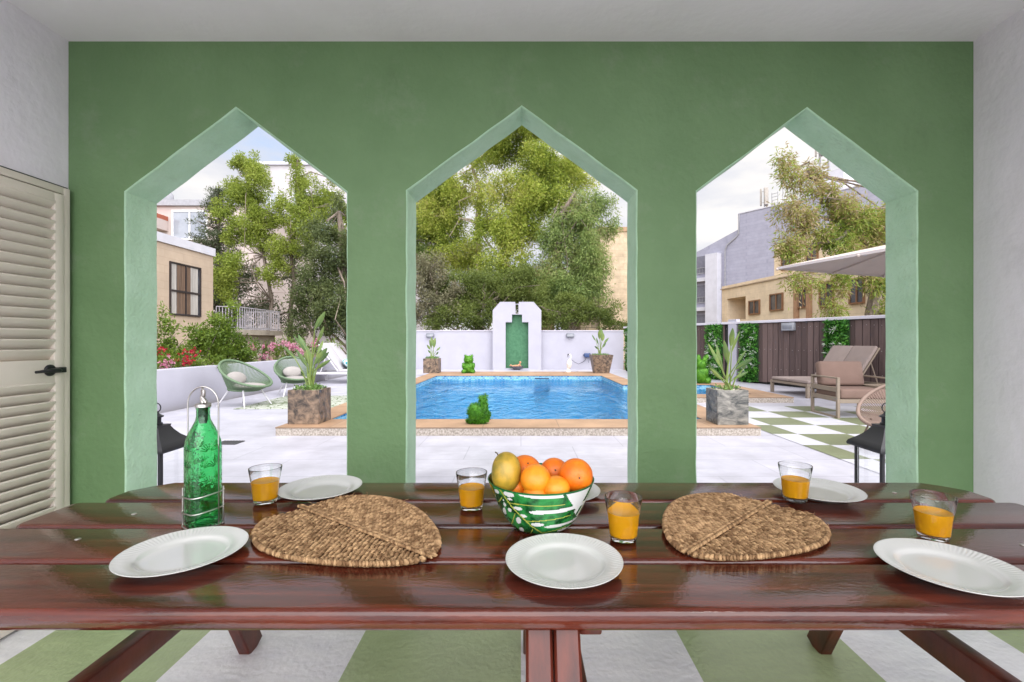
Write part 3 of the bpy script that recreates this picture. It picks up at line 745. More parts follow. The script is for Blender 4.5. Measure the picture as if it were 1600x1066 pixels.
for a in (R(45),R(225)):
    r_ = squircle(a, w, 4); b.tube([(r_*math.cos(a), r_*math.sin(a), .003),(r_*math.cos(a), r_*math.sin(a), .10)], .0018, 6)
hp = []
ca, sa = math.cos(R(34)), math.sin(R(34))
for k in range(21):
    t = k/20; a = PI*t; hp.append((-w*1.0*math.cos(a), .318 + .046*math.sin(a)))
hp = [(-w*1.0, .003)] + hp + [(w*1.0, .003)]
b.tube([(x*ca, x*sa, z) for x, z in hp], .0019, 8)
obj('wire_frame', b, m_steel, hd)

# ------------------------------------------------------------------ leaves
def leaf_arrays(rng, pts, dirs, ln, wd, fold=.25):
    """rhombic leaves: pts Nx3 base points, dirs Nx3 unit vectors"""
    n = len(pts)
    up = rng.normal(size=(n,3)); side = np.cross(dirs, up); side /= np.linalg.norm(side, axis=1, keepdims=True)+1e-9
    nor = np.cross(side, dirs)
    l = (ln*rng.uniform(.65,1.25,n))[:,None]; w = (wd*rng.uniform(.7,1.2,n))[:,None]
    tip = pts + dirs*l; mid = pts + dirs*l*.45
    a = mid + side*w*.5 + nor*w*fold; c = mid - side*w*.5 + nor*w*fold
    return np.stack([pts, a, tip, c], 1).reshape(-1,3)
def mesh_quads(name, V, mat, parent=None, world=True, mats=None):
    V = np.asarray(V, dtype=np.float64)
    if parent is not None and world:
        Mi = np.array(origin(parent).inverted()); V = V @ Mi[:3,:3].T + Mi[:3,3]
    n = len(V)//4; me = bpy.data.meshes.new(name)
    me.vertices.add(n*4); me.vertices.foreach_set('co', V.ravel())
    me.loops.add(n*4); me.loops.foreach_set('vertex_index', np.arange(n*4, dtype=np.int32))
    me.polygons.add(n); me.polygons.foreach_set('loop_start', np.arange(0, n*4, 4, dtype=np.int32))
    me.materials.append(mat); me.update(calc_edges=True)
    o = bpy.data.objects.new(name, me); COL.objects.link(o)
    if parent is not None: o.parent = parent
    return o
def unit(v): return v/(np.linalg.norm(v, axis=1, keepdims=True)+1e-9)
def clump_leaves(rng, centers, radii, per, ln, wd, droop=0.0, shell=.5, flat=1.0):
    out = []
    for c, r in zip(centers, radii):
        k = max(6, int(per*rng.uniform(.6,1.3)))
        d = unit(rng.normal(size=(k,3))); rad = (rng.uniform(0,1,k)**shell)[:,None]
        p = np.array(c) + d*rad*np.array([r,r,r*flat])
        dirs = unit(d*.6 + rng.normal(size=(k,3))*.6 + np.array([0,0,.25-droop]))
        if droop:
            # hanging sprays: shift leaves down in strings
            p[:,2] -= np.abs(rng.normal(size=k))*r*.7*droop
        out.append(leaf_arrays(rng, p, dirs, ln, wd))
    return np.concatenate(out)
def fill_ellipsoids(rng, ells, spacing):
    """sub-clump centres inside crown ellipsoids given as (px,py,rx,ry,depth) sizes of the photo turned into metres"""
    cs = []
    for e in ells:
        px, py, rx, ry, d = e[:5]; c = W(px,py,d); ax = rx*d/720; az = ry*d/720; ay = min(ax, az)*1.0
        n = max(3, int(ax*az*max(ay,.3)*4.2/spacing**3))
        q = unit(rng.normal(size=(n,3)))*(rng.uniform(0,1,n)**.42)[:,None]
        cs.append(np.array(c)+q*np.array([ax,ay,az]))
    return np.concatenate(cs)
def limbs(rng, base, path, ends, r0, mb, n_limb=14, wander=.25):
    """trunk along path, limbs from its upper part to some clump centres"""
    path = [Vector(p) for p in path]
    rs = [r0*(1-.6*i/(len(path)-1)) for i in range(len(path))]
    mb.tube(path, rs, 8)
    idx = rng.permutation(len(ends))[:n_limb]
    for i in idx:
        e = Vector(ends[i]); k = int(rng.integers(max(1,len(path)//3), len(path)))
        lo = [q for q in path if q.z < e.z] or [path[0]]
        s = min(path[k:] + [path[-1]] , key=lambda q: (q-e).length) if rng.random() < .5 else lo[-1]
        m1 = s.lerp(e, .35) + Vector(rng.normal(size=3))*wander*.6; m2 = s.lerp(e, .7) + Vector(rng.normal(size=3))*wander
        rr_ = rs[k]*.45
        mb.tube([s, m1, m2, e], [rr_, rr_*.75, rr_*.5, rr_*.2], 5, caps=False)
def tree(name, lab, cat, base, path, ells, leafm, barkm, spacing, cr, per, ln, wd, droop=0, shell=.5, r0=.2, n_limb=16, seed=1, group=None, wander=.3, flat=1.0):
    rng = np.random.default_rng(seed); t = thing(name, lab, cat, base, group=group)
    C = fill_ellipsoids(rng, ells, spacing); b = MB()
    limbs(rng, base, path, C, r0, b, n_limb, wander); obj('trunk', b, barkm, t, world=True)
    V = clump_leaves(rng, C, cr*rng.uniform(.6,1.3,len(C)), per, ln, wd, droop, shell, flat)
    mesh_quads('crown', V, leafm, t); return t

# ------------------------------------------------------------------ garden walls and fence
gw = thing('garden_wall', 'white rendered garden wall with the stepped niche behind the pool', 'wall', (-.9,20,0))
b = MB(); b.box((-6.4,20.0,-.05),(4.45,20.25,1.66)); obj('wall_body', b, m_wallw, gw, world=True)
b = MB(); b.box((-6.45,19.97,1.661),(-1.21,20.28,1.70)); b.box((.87,19.97,1.661),(4.45,20.28,1.70)); obj('wall_cap', b, m_cap, gw, world=True)
b = MB()
def xz_block(b, outer, y0, y1, holes=()):
    M = Matrix(((1,0,0,0),(0,0,-1,y1),(0,1,0,0),(0,0,0,1)))   # local z -> -Y
    b.plate(outer, holes, 0, y1-y0, M)
blk = [(-1.21,-.02),(.87,-.02),(.87,2.55),(.54,2.91),(-.093,2.91),(-.093,2.83),(-.2475,2.83),(-.2475,2.91),(-.89,2.91),(-1.21,2.555)]
nich = [(-.66,.06),(-.66,2.04),(-.385,2.04),(-.385,2.37),(.047,2.37),(.047,2.04),(.32,2.04),(.32,.06)]
slot = [(-.235,2.40),(-.105,2.40),(-.105,2.80),(-.235,2.80)]
xz_block(b, blk, 19.72, 19.999, [nich, slot]); obj('niche_surround', b, m_wallw, gw, world=True, smooth=0)
b = MB(); b.box((-.70,19.965,.03),(.36,19.998,2.40)); obj('niche_panel', b, m_niche, gw, world=True, smooth=0)
# dish with reclining figure
ds = thing('stone_dish', 'shallow dark stone dish at the foot of the green niche', 'dish', (-.17,19.66,.0))
b = MB(); b.lathe([(0,0),(.12,0),(.14,.02),(.16,.05),(.30,.15),(.31,.165),(.29,.165),(.15,.07),(0,.06)], 28, Matrix.Scale(.85,4,(0,1,0))); obj('dish_body', b, mat('dark_stone', (.05,.05,.06), (.12,.12,.14), rough=.6), ds)
fg = MB()
fg.tube([(-.2,0,.19),(-.08,0,.2),(.05,0,.2),(.1,0,.24),(.13,0,.30)], [.04,.055,.065,.06,.03], 10); fg.sphere((.14,0,.36), .05, 12, 8)
fg.tube([(-.2,0,.19),(-.27,-.03,.25),(-.31,-.03,.2)], [.04,.035,.02], 8); fg.tube([(.09,-.04,.27),(.18,-.08,.2),(.12,-.12,.18)], [.025,.02,.015], 6)
o = obj('reclining_statue', fg, mat('terracotta', (.42,.20,.11), (.5,.27,.16), rough=.8), smooth=60); o.location = (-.17,19.66,-.035); rm = o.modifiers.new('merge','REMESH'); rm.mode = 'VOXEL'; rm.voxel_size = .012; rm.use_smooth_shade = True
tag(o, 'small terracotta reclining figure lying in the dark dish', 'statue')
wl0 = None
for x, lab in ((-3.93,'grey box wall lamp above the far square planter'),(2.13,'grey box wall lamp above the white heron statue')):
    t = thing('wall_lamp', lab, 'lamp', (x,19.98,1.48), group='box lamps on the walls')
    b = MB(); b.rbox((-.16,-.10,-.09),(.16,.02,.09),.008); obj('lamp_housing', b, m_light, t)
    b = MB(); b.rbox((-.14,-.106,-.055),(.14,-.098,.035),.003); obj('lamp_lens', b, m_lens, t)

lw = thing('low_wall', 'low white rendered wall between the terrace chairs and the flower bed', 'wall', (-6.35,10,0))
b = MB(); b.rbox((-6.45,2.7,-.05),(-6.25,19.99,.735),.02,2); obj('wall_body', b, m_wallw, lw, world=True)

# fence along the right side
P0 = Vector((4.30,19.0,0)); U = Vector((.426,-.905,0)).normalized(); NRM = Vector((-U.y, U.x, 0)) * -1   # towards terrace
def FM(s): 
    x = U; n = NRM
    p = P0 + U*s
    return Matrix(((x.x, -n.x, 0, p.x),(x.y, -n.y, 0, p.y),(0,0,1,0),(0,0,0,1)))
FL = 12.6
fence = thing('wood_fence', 'brown board fence with white coping along the pool terrace', 'fence', tuple(P0 + U*6), group=None)
b = MB(); s = 0.02; rnd = random.Random(4)
while s < FL-.2:
    w = .165 + rnd.uniform(-.008,.008)
    if not (5.13 < s+w and s < 5.46):
        b.rbox((s,-.02+rnd.uniform(-.004,.004),.05+rnd.uniform(0,.02)),(s+w-.012,.005,1.745),.004,1,FM(0))
    s += w
obj('fence_boards', b, m_fence, fence, world=True)
b = MB(); b.box((0,.03,-.05),(FL,.2,1.755),FM(0)); obj('backing_wall', b, m_dark, fence, world=True)
b = MB(); b.rbox((-.05,-.07,1.756),(FL,.24,1.83),.006,1,FM(0)); obj('fence_coping', b, m_cap, fence, world=True)
b = MB(); b.rbox((5.14,-.06,-.02),(5.45,.1,1.90),.006,1,FM(0)); obj('gate_post', b, m_wallw, fence, world=True)
s = MB(); rnd = random.Random(8); st = .10
while st < FL-.3:
    for z in (.45,1.0,1.6):
        if rnd.random() < .8: s.sphere((st+.005+rnd.uniform(-.01,.01),-.027,z+rnd.uniform(-.02,.02)), .008, 6, 4, FM(0))
    st += .165
obj('nail_pattern', s, m_screw, fence, world=True)
t = thing('wall_lamp', 'pale box lamp fixed under the coping of the brown fence', 'lamp', tuple(P0+U*7.13+NRM*.05+Vector((0,0,1.62))), math.atan2(U.y,U.x)+PI*0, 'box lamps on the walls')
b = MB(); b.rbox((-.17,-.09,-.10),(.17,.05,.11),.008); obj('lamp_housing', b, m_lens, t)
b = MB(); b.rbox((-.13,-.098,-.05),(.13,-.088,.04),.003); obj('lamp_lens', b, m_light, t)
m_ivy = leaf_mat('artificial_ivy', [(.012,.06,.006), (.03,.14,.015), (.08,.27,.03), (.16,.34,.07)], trans=.1, nscale=5, nmix=.45)
m_ivyw = leaf_mat('pale_variegated_leaf', [(.45,.52,.42), (.6,.62,.6)], trans=.1)
rng = np.random.default_rng(21)
for s0, s1, lab in ((.12,.62,'artificial green leaf panel at the pool wall end of the fence'),(4.31,4.92,'narrow artificial leaf panel on the far side of the white gate post'),(5.60,6.18,'artificial leaf panel beside the white gate post, near the planter leaves'),(8.09,8.66,'artificial leaf panel with pale leaves behind the taupe lounger')):
    t = thing('leaf_panel', lab, 'wall panel', tuple(P0+U*(s0+s1)/2), group='artificial leaf panels on the fence')
    b = MB(); b.box((s0,-.05,.05),(s1,-.022,1.75),FM(0)); obj('panel_backing', b, mat('dark_green_backing', (.015,.05,.01), rough=.9), t, world=True)
    n = int((s1-s0)*1.7*1900); Mf = np.array(FM(0))
    q = np.stack([rng.uniform(s0,s1,n), -.05-rng.uniform(0,1,n)**1.6*.08, rng.uniform(.05,1.75,n)],1)
    cl = np.sin(q[:,0]*23+s0)*np.sin(q[:,2]*11+q[:,0]*5); q[:,1] -= np.clip(cl,0,1)*.05
    d = unit(rng.normal(size=(n,3))*.7+np.array([0,-.6,-.2]))
    V = leaf_arrays(rng, q, d, .085, .04); V = V @ Mf[:3,:3].T + Mf[:3,3]
    mesh_quads('leaves', V, m_ivy, t)
    k = 26; q = np.stack([rng.uniform(s0+.05,s1-.05,k), np.full(k,-.14), rng.uniform(.2,1.6,k)],1); q = np.repeat(q, 7, 0)
    V = leaf_arrays(rng, q, unit(rng.normal(size=(len(q),3))+np.array([0,-.7,0])), .12, .022); V = V @ Mf[:3,:3].T + Mf[:3,3]
    mesh_quads('pale_leaves', V, m_ivyw, t)

# ------------------------------------------------------------------ planters and strelitzias
def blade(b, base, tip, w, side=None, arch=.12):
    base = Vector(base); tip = Vector(tip); ax = tip-base; l = ax.length; a = ax.normalized()
    sd = Vector(side) if side is not None else Vector((0,-1,0)).cross(a)
    sd = (sd - a*sd.dot(a)).normalized(); nr = sd.cross(a)
    n = 12; vs = []; fs = []
    for i in range(n+1):
        t = i/n; ww = w*.5*(math.sin(PI*min(1,t*.93+.04))**.75)*(1-.25*t)
        c = base + ax*t + nr*(arch*l*(t*t-t)) 
        for u, lift in ((-1,.35),(-.5,.1),(0,0),(.5,.1),(1,.35)):
            vs.append(c + sd*ww*u + nr*ww*lift)
    for i in range(n):
        for k in range(4): fs.append((i*5+k, i*5+k+1, (i+1)*5+k+1, (i+1)*5+k))
    b.add(vs, fs)
def strelitzia(lab, org, leaves, d, depth_seed, scale=1.0):
    """leaves: (tip px,py, blade base px,py, width m); org: stalk base px,py"""
    t = thing('strelitzia_plant', lab, 'plant', tuple(W(org[0],org[1],d)), group='bird of paradise plants in planters')
    rnd = random.Random(depth_seed); lb = MB(); sb = MB()
    for tx, ty, bx, by, w in leaves:
        dy = rnd.uniform(-.16,.16)
        o_ = W(org[0]+rnd.uniform(-6,6)*scale, org[1], d) + Vector((0,rnd.uniform(-.06,.06),-.04)); B = W(bx,by,d+dy*.6); T = W(tx,ty,d+dy*1.3)
        ang = rnd.uniform(-.7,.7)
        sd = Vector((0,-1,0)).cross((T-B).normalized()); sd = Quaternion((T-B).normalized(), ang) @ sd
        blade(lb, B, T, w, sd, rnd.uniform(-.05,.12))
        m = o_.lerp(B,.5) + (Vector((o_.x,o_.y,B.z))-o_.lerp(B,.5)).normalized()*.03
        sb.tube([o_, m, B, B.lerp(T,.5)+Vector((0,-.004,0))], [.013,.010,.007,.003], 6)
    obj('leaf_blades', lb, m_bop, t, world=True, smooth=80); obj('stalks', sb, m_bopstem, t, world=True)
    return t
def cube_planter(lab, lo, hi, m1, rz=0, seed=1):
    c = ((lo[0]+hi[0])/2, (lo[1]+hi[1])/2, lo[2])
    t = thing('square_planter', lab, 'planter', c)
    hx, hy, h = (hi[0]-lo[0])/2, (hi[1]-lo[1])/2, hi[2]-lo[2]
    b = MB(); w = .025
    for x0, y0, x1, y1 in ((-hx,-hy,hx,-hy+w),(-hx,hy-w,hx,hy),(-hx,-hy+w,-hx+w,hy-w),(hx-w,-hy+w,hx,hy-w)): b.rbox((x0,y0,0),(x1,y1,h),.003,1)
    o = obj('stone_sides', b, m1, t); 
    o.data.transform(Matrix.Translation((seed*3.1,seed*1.7,seed))); o.location = (-seed*3.1,-seed*1.7,-seed)
    b = MB(); n = 10; vs = []; fs = []; rnd = random.Random(seed)
    for i in range(n+1):
        for k in range(n+1): vs.append((-hx+w+(2*hx-2*w)*i/n, -hy+w+(2*hy-2*w)*k/n, h-.025+rnd.uniform(0,.018)))
    for i in range(n):
        for k in range(n): fs.append((i*(n+1)+k,(i+1)*(n+1)+k,(i+1)*(n+1)+k+1,i*(n+1)+k+1))
    b.add(vs, fs); obj('soil', b, m_pebble, t)
    return t
m_cover = leaf_mat('small_trailing_leaves', [(.06,.15,.03), (.14,.25,.06), (.35,.42,.2)], trans=.2)
def trailing(t, c, r, n, seed):
    rg = np.random.default_rng(seed); a = rg.uniform(0,6.283,n); q = np.sqrt(rg.uniform(.1,1,n))
    p = np.stack([c[0]+np.cos(a)*q*r[0], c[1]+np.sin(a)*q*r[1], c[2]+rg.uniform(0,.05,n)],1)
    mesh_quads('ground_cover', leaf_arrays(rg, p, unit(rg.normal(size=(n,3))+np.array([0,0,.6])), .05, .025), m_cover, t)
t = cube_planter('brown slate cube planter on the pool surround corner', (-3.15,6.22,.11), (-2.73,6.62,.57), m_slate, seed=1); trailing(t, (-2.94,6.42,.56), (.19,.18), 240, 5)
strelitzia('tall strelitzia with many long leaves in the brown cube planter', (483,606), [
 (508,487,492,514,.085),(506,510,495,534,.075),(505,532,496,552,.06),(511,544,491,569,.10),(517,562,493,577,.06),(514,550,499,566,.055),(466,523,479,548,.07),(458,524,475,548,.07),(442,541,461,560,.06),(463,547,480,573,.06),(479,541,487,574,.10),(470,580,474,588,.03)], 6.42, 3)
t = cube_planter('grey veined slate cube planter on the pool surround near the checkered floor', (2.63,6.17,.11), (3.05,6.55,.575), m_slate2, seed=2); trailing(t, (2.84,6.36,.56), (.18,.17), 60, 6)
strelitzia('broad strelitzia with arching leaves in the grey slate planter', (1137,608), [
 (1145,513,1142,541,.08),(1156,519,1143,551,.06),(1131,532,1138,569,.085),(1120,538,1130,581,.09),(1107,537,1126,573,.07),(1177,560,1149,577,.08),(1166,548,1151,569,.06),(1172,559,1160,578,.05),(1169,581,1145,593,.05),(1105,569,1127,590,.05),(1109,575,1127,593,.05)], 6.36, 4)
t = cube_planter('weathered grey cube planter on the far pool edge by the white wall', (-3.42,16.1,.11), (-2.88,16.62,.62), m_slate, seed=3); trailing(t, (-3.15,16.36,.62), (.24,.22), 200, 7)
strelitzia('small strelitzia in the far weathered cube planter', (676,561), [(674,527,677,541,.14),(680,528,678,543,.15),(671,531,674,544,.11),(667,539,672,546,.10),(688,542,682,548,.09),(685,550,681,554,.08),(669,547,673,552,.08)], 16.3, 5, .4)
tp = thing('tapered_planter', 'tall tapered rust and grey planter on the far pool edge', 'planter', (2.83,16.3,.11))
b = MB()
for i, (h0, z0) in enumerate(((.27,0),(.385,.62))):
    pass
vs = [(-.25,-.25,0),(.25,-.25,0),(.25,.25,0),(-.25,.25,0),(-.37,-.37,.64),(.37,-.37,.64),(.37,.37,.64),(-.37,.37,.64),(-.33,-.33,.64),(.33,-.33,.64),(.33,.33,.64),(-.33,.33,.64),(-.33,-.33,.6),(.33,-.33,.6),(.33,.33,.6),(-.33,.33,.6)]
fs = [(0,3,2,1)] + [(i,(i+1)%4,4+(i+1)%4,4+i) for i in range(4)] + [(4+i,4+(i+1)%4,8+(i+1)%4,8+i) for i in range(4)] + [(8+i,8+(i+1)%4,12+(i+1)%4,12+i) for i in range(4)] + [(12,13,14,15)]
b.add(vs, fs); obj('planter_body', b, m_slate, tp, smooth=0); trailing(tp, (2.83,16.3,.73), (.3,.3), 240, 8)
strelitzia('upright strelitzia with pale broad leaves in the tapered planter', (937,551), [(939,513,939,528,.17),(943,521,941,533,.14),(936,516,937,530,.12),(925,523,931,533,.07),(951,528,944,536,.09),(929,541,935,546,.08),(947,535,942,543,.08),(932,528,935,538,.08)], 16.3, 6, .4)

# ------------------------------------------------------------------ topiary animals and heron
def topiary(lab, cat, org, parts, fuzz, seed, rz=0):
    """parts: spheres (x,y,z,rx,ry,rz) in metres from the base; grown into one skin, then turfed"""
    t = thing('topiary_animal', lab, cat, org, rz, 'artificial grass animals round the pool')
    b = MB()
    for p in parts: b.sphere(p[:3], p[3:6], 24, 16)
    o = obj('body', b, m_topi, t, smooth=80); md = o.modifiers.new('merge','REMESH'); md.mode = 'VOXEL'; md.voxel_size = .02; md.use_smooth_shade = True
    rg = np.random.default_rng(seed); out = []
    P = []; D = []
    for p in parts:
        n = int(fuzz*(p[3]*p[4]+p[4]*p[5]+p[3]*p[5])*4); d = unit(rg.normal(size=(n,3)))
        q = np.array(p[:3]) + d*np.array(p[3:6])
        keep = np.ones(n, bool)
        for r_ in parts:
            if r_ is p: continue
            keep &= (((q-np.array(r_[:3]))/np.array(r_[3:6]))**2).sum(1) > .9
        P.append(q[keep]); D.append(unit(d[keep]+rg.normal(size=(keep.sum(),3))*.5))
    V = leaf_arrays(rg, np.concatenate(P), np.concatenate(D), .028, .010)
    mesh_quads('turf', V, m_topi, t, world=False); return t
topiary('green artificial grass snail facing away at the near pool edge', 'topiary', (-.57,6.28,.11), [
 (-0.0440,-0.0836,0.1804,0.1012,0.0440,0.1056),(-0.0880,0.0000,0.0440,0.0792,0.0704,0.0440),(-0.0176,0.0000,0.0440,0.0880,0.0748,0.0440),(0.0528,0.0000,0.0616,0.0704,0.0704,0.0616),(0.0836,0.0000,0.1144,0.0616,0.0660,0.0792),(0.0748,0.0000,0.1936,0.0440,0.0484,0.0704),(0.0616,0.0000,0.2552,0.0484,0.0440,0.0440),(0.0528,0.0000,0.2992,0.0510,0.0440,0.0440),(0.0176,0.0000,0.3476,0.0246,0.0229,0.0352),(0.0836,0.0000,0.3608,0.0264,0.0246,0.0396)], 9000, 1)
topiary('green artificial grass bear sitting at the far pool edge', 'topiary', (-1.84,16.2,.11), [
 (0,0,.20,.19,.17,.20),(-.15,-.10,.06,.08,.12,.07),(.15,-.10,.06,.08,.12,.07),(0,0,.46,.155,.15,.14),(-.11,0,.60,.045,.035,.045),(.11,0,.60,.045,.035,.045),(0,-.14,.43,.06,.06,.05),(-.17,-.06,.26,.05,.08,.10),(.17,-.06,.26,.05,.08,.10)], 5000, 2)
topiary('green artificial grass rabbit beyond the right wing of the pool', 'topiary', (4.78,12.25,.11), [
 (0,0,.22,.17,.16,.22),(.0,0,.50,.13,.13,.13),(.0,0,.40,.10,.10,.10),(.11,0,.64,.06,.045,.07),(.16,0,.71,.05,.04,.05),(-.06,0,.66,.05,.04,.10),(.15,-.05,.08,.09,.1,.08),(.10,-.09,.3,.06,.07,.1)], 5000, 3)
hn = MB()
hn.tube([(-.02,0,.02),(-.02,0,.12),(0,0,.22)], [.085,.045,.06], 12); hn.tube([(0,0,.18),(.01,0,.30),(.02,0,.40),(.03,0,.47)], [.07,.095,.08,.035], 14)
hn.tube([(.03,0,.45),(.06,0,.52),(.07,0,.58),(.045,0,.64),(.01,0,.65)], [.034,.026,.024,.028,.018], 10)
o = obj('heron_statue', hn, mat('white_stone', (.62,.58,.54), (.72,.68,.64), rough=.7), smooth=60); o.location = (1.70,16.35,.11); md = o.modifiers.new('merge','REMESH'); md.mode='VOXEL'; md.voxel_size=.012; md.use_smooth_shade=True
tag(o, 'small white stone heron statue with dark beak on the far pool edge', 'statue')
b = MB(); b.tube([(.012,0,.65),(-.03,0,.66),(-.035,-.01,.60),(-.035,-.01,.54)], [.016,.02,.014,.006], 8); obj('beak', b, m_dark, o)
b = MB(); b.rbox((-.2,-.14,0),(.2,.14,.022),.004); obj('plinth', b, m_coping, o)
# pump box with cable, floor hatch, drain, red pot
pb = thing('pump_box', 'dark blue electrical box with hanging cable on the white pool wall', 'control box', (2.87,19.97,.62))
b = MB(); b.rbox((-.13,-.14,-.09),(.13,.02,.09),.02); b.rbox((-.17,-.08,-.04),(-.12,.0,.05),.01); obj('box', b, mat('blue_plastic', (.03,.06,.16), rough=.4), pb)
b = MB(); b.tube([(-.06,-.06,-.09),(-.08,-.06,-.18),(-.2,-.06,-.30),(-.38,-.06,-.38),(-.55,-.1,-.30),(-.68,-.2,-.2)], .009, 6); b.tube([(.07,-.06,-.09),(.08,-.06,-.2),(.05,-.06,-.32)], .009, 6); b.tube([(.13,-.05,0),(.22,-.05,0),(.22,-.05,.08)], .012, 6); obj('cable', b, m_black, pb)
b = MB(); b.rbox((2.25,17.9,.0),(3.0,18.6,.05),.008); tag(obj('floor_hatch', b, mat('grey_hatch', (.42,.40,.42), rough=.6)), 'flat grey hatch cover in the deck behind the heron statue', 'hatch')
b = MB(); b.rbox((-3.66,5.48,.0),(-3.40,5.68,.008),.002)
for i in range(7): b.rbox((-3.645+.036*i,5.49,.008),(-3.63+.036*i,5.67,.012),.001,1)
tag(obj('drain_grate', b, mat('dark_grate', (.05,.05,.055), rough=.5)), 'dark square drain grate in the white deck behind the bottle', 'drain')

# ------------------------------------------------------------------ lanterns
def lantern(x, y, lab, rz):
    t = thing('garden_lantern', lab, 'lantern', (x,y,.004), rz, 'black lanterns outside the arches')
    w = .112
    b = MB()
    b.rbox((-w-.015,-w-.015,0),(w+.015,w+.015,.03),.004)
    for sx in (-1,1):
        for sy in (-1,1): b.rbox((sx*w-.011,sy*w-.011,.03),(sx*w+.011,sy*w+.011,.545),.003,1)
    for sx in (-1,1):
        b.rbox((sx*w-.009,-w+.012,.05),(sx*w+.009,w-.012,.07),.002,1); b.rbox((-w+.012,sx*w-.009,.05),(w-.012,sx*w+.009,.07),.002,1)
    obj('lantern_frame', b, m_black, t)
    b = MB(); prof = [(w+.04,.535),(w+.042,.548),(w+.035,.565),(w+.012,.585),(w-.02,.615),(w-.045,.65),(w-.058,.675),(w-.055,.688),(.0,.692)]
    n = len(prof); vs = []; fs = []
    for h, z in prof:
        for k in range(4):
            a = R(45+90*k); vs.append((h*math.sqrt(2)*math.cos(a), h*math.sqrt(2)*math.sin(a), z))
    for i in range(n-1):
        for k in range(4): fs.append((i*4+k,i*4+(k+1)%4,(i+1)*4+(k+1)%4,(i+1)*4+k))
    fs.append((3,2,1,0)); b.add(vs, fs)
    b.lathe([(.036,.69),(.036,.70),(.028,.705),(.028,.735),(.04,.738),(.042,.745),(.02,.758),(.012,.775),(0,.778)], 16)
    b.tube([(.03*math.cos(2*PI*k/20), .0, .80+.03*math.sin(2*PI*k/20)) for k in range(20)], .004, 6, closed=True)
    obj('lantern_roof', b, m_black, t, smooth=35)
    b = MB()
    for sx in (-1,1): b.box((sx*w-.0015,-w+.011,.07),(sx*w+.0015,w-.011,.535)); b.box((-w+.011,sx*w-.0015,.07),(w-.011,sx*w+.0015,.535))
    obj('lantern_pane', b, m_glass, t, smooth=0)
    b = MB(); b.lathe([(0,.03),(.038,.03),(.038,.17),(.034,.178),(0,.172)], 24); obj('candle', b, mat('wax', (.62,.60,.55), rough=.6), t)
lantern(-2.36,2.98,'black square lantern outside the arch beside the green bottle',0.02)
lantern(2.365,2.98,'black square lantern outside the arch beside the rope chair',-0.02)

# ------------------------------------------------------------------ terrace furniture
def rope_tub(lab, loc, rz, group):
    t = thing('rope_tub_chair', lab, 'chair', loc, rz, group)
    rim = lambda a: Vector((.02+.46*math.cos(a), .41*math.sin(a), .60-.24*math.cos(a)+.02*math.cos(2*a)))
    bas = lambda a: Vector((-.02+.27*math.cos(a), .26*math.sin(a), .315-.015*math.cos(a)))
    b = MB(); b.tube([rim(2*PI*k/64) for k in range(64)], .023, 10, closed=True); b.tube([bas(2*PI*k/48) for k in range(48)], .02, 8, closed=True)
    obj('rim_frame', b, m_sage, t, smooth=60)
    b = MB(); n = 110
    for k in range(n):
        a = 2*PI*(k+.5)/n; b.tube([rim(a), rim(a).lerp(bas(a+.06),.5)+Vector((0,0,-.012)), bas(a+.06)], .0065, 5, caps=False)
    obj('rope_weave', b, m_sage, t, smooth=60)
    b = MB(); b.lathe([(0,.29),(.27,.30),(.275,.312),(0,.315)], 32, Matrix.Translation((-.02,0,0))); obj('seat_pan', b, m_sage, t)
    for ax, ay, fx, fy in ((.17,.19,.33,.30),(.17,-.19,.33,-.30),(-.20,.17,-.38,.27),(-.20,-.17,-.38,-.27)):
        b = MB(); b.tube([(ax,ay,.315),(fx,fy,.002)], [.016,.012], 8); obj('leg', b, m_whitem, t)
    b = MB(); b.sphere((.08,0,.375), (.31,.29,.062), 28, 14); b.v = [(v[0],v[1],v[2]) for v in b.v]; obj('seat_cushion', b, m_cush, t, smooth=80)
    M = Matrix.Translation((-.22,0,.52)) @ Matrix.Rotation(R(-28),4,'Y'); b = MB(); b.sphere((0,0,0), (.07,.21,.135), 24, 14, M); obj('back_pillow', b, m_cush, t, smooth=80)
rope_tub('sage green rope tub chair standing at the low white wall, side on', (-5.28,8.82,0), R(-18), 'green rope tub chairs')
rope_tub('sage green rope tub chair at the rug, facing the table', (-5.18,10.55,0), R(-52), 'green rope tub chairs')
m_rug, nt, bs = new_mat('patterned_rug')
def rug_nodes():
    N = nt.nodes.new; K = nt.links.new
    t = N('ShaderNodeTexCoord'); v = N('ShaderNodeTexVoronoi'); v.feature = 'DISTANCE_TO_EDGE'; v.inputs['Scale'].default_value = 6; K(t.outputs['Object'], v.inputs['Vector'])
    w = N('ShaderNodeTexWave'); w.wave_type = 'RINGS'; w.inputs['Scale'].default_value = 5; w.inputs['Distortion'].default_value = 6; K(t.outputs['Object'], w.inputs['Vector'])
    m1 = N('ShaderNodeMath'); m1.operation = 'LESS_THAN'; m1.inputs[1].default_value = .05; K(v.outputs[0], m1.inputs[0])
    m2 = N('ShaderNodeMath'); m2.operation = 'GREATER_THAN'; m2.inputs[1].default_value = .62; K(w.outputs[1], m2.inputs[0])
    mm = N('ShaderNodeMath'); mm.operation = 'MAXIMUM'; K(m1.outputs[0], mm.inputs[0]); K(m2.outputs[0], mm.inputs[1])
    mi = N('ShaderNodeMix'); mi.data_type = 'RGBA'; mi.inputs[6].default_value = (.50,.51,.47,1); mi.inputs[7].default_value = (.12,.15,.085,1); K(mm.outputs[0], mi.inputs[0]); K(mi.outputs[2], bs.inputs['Base Color']); bs.inputs['Roughness'].default_value = .95
rug_nodes()
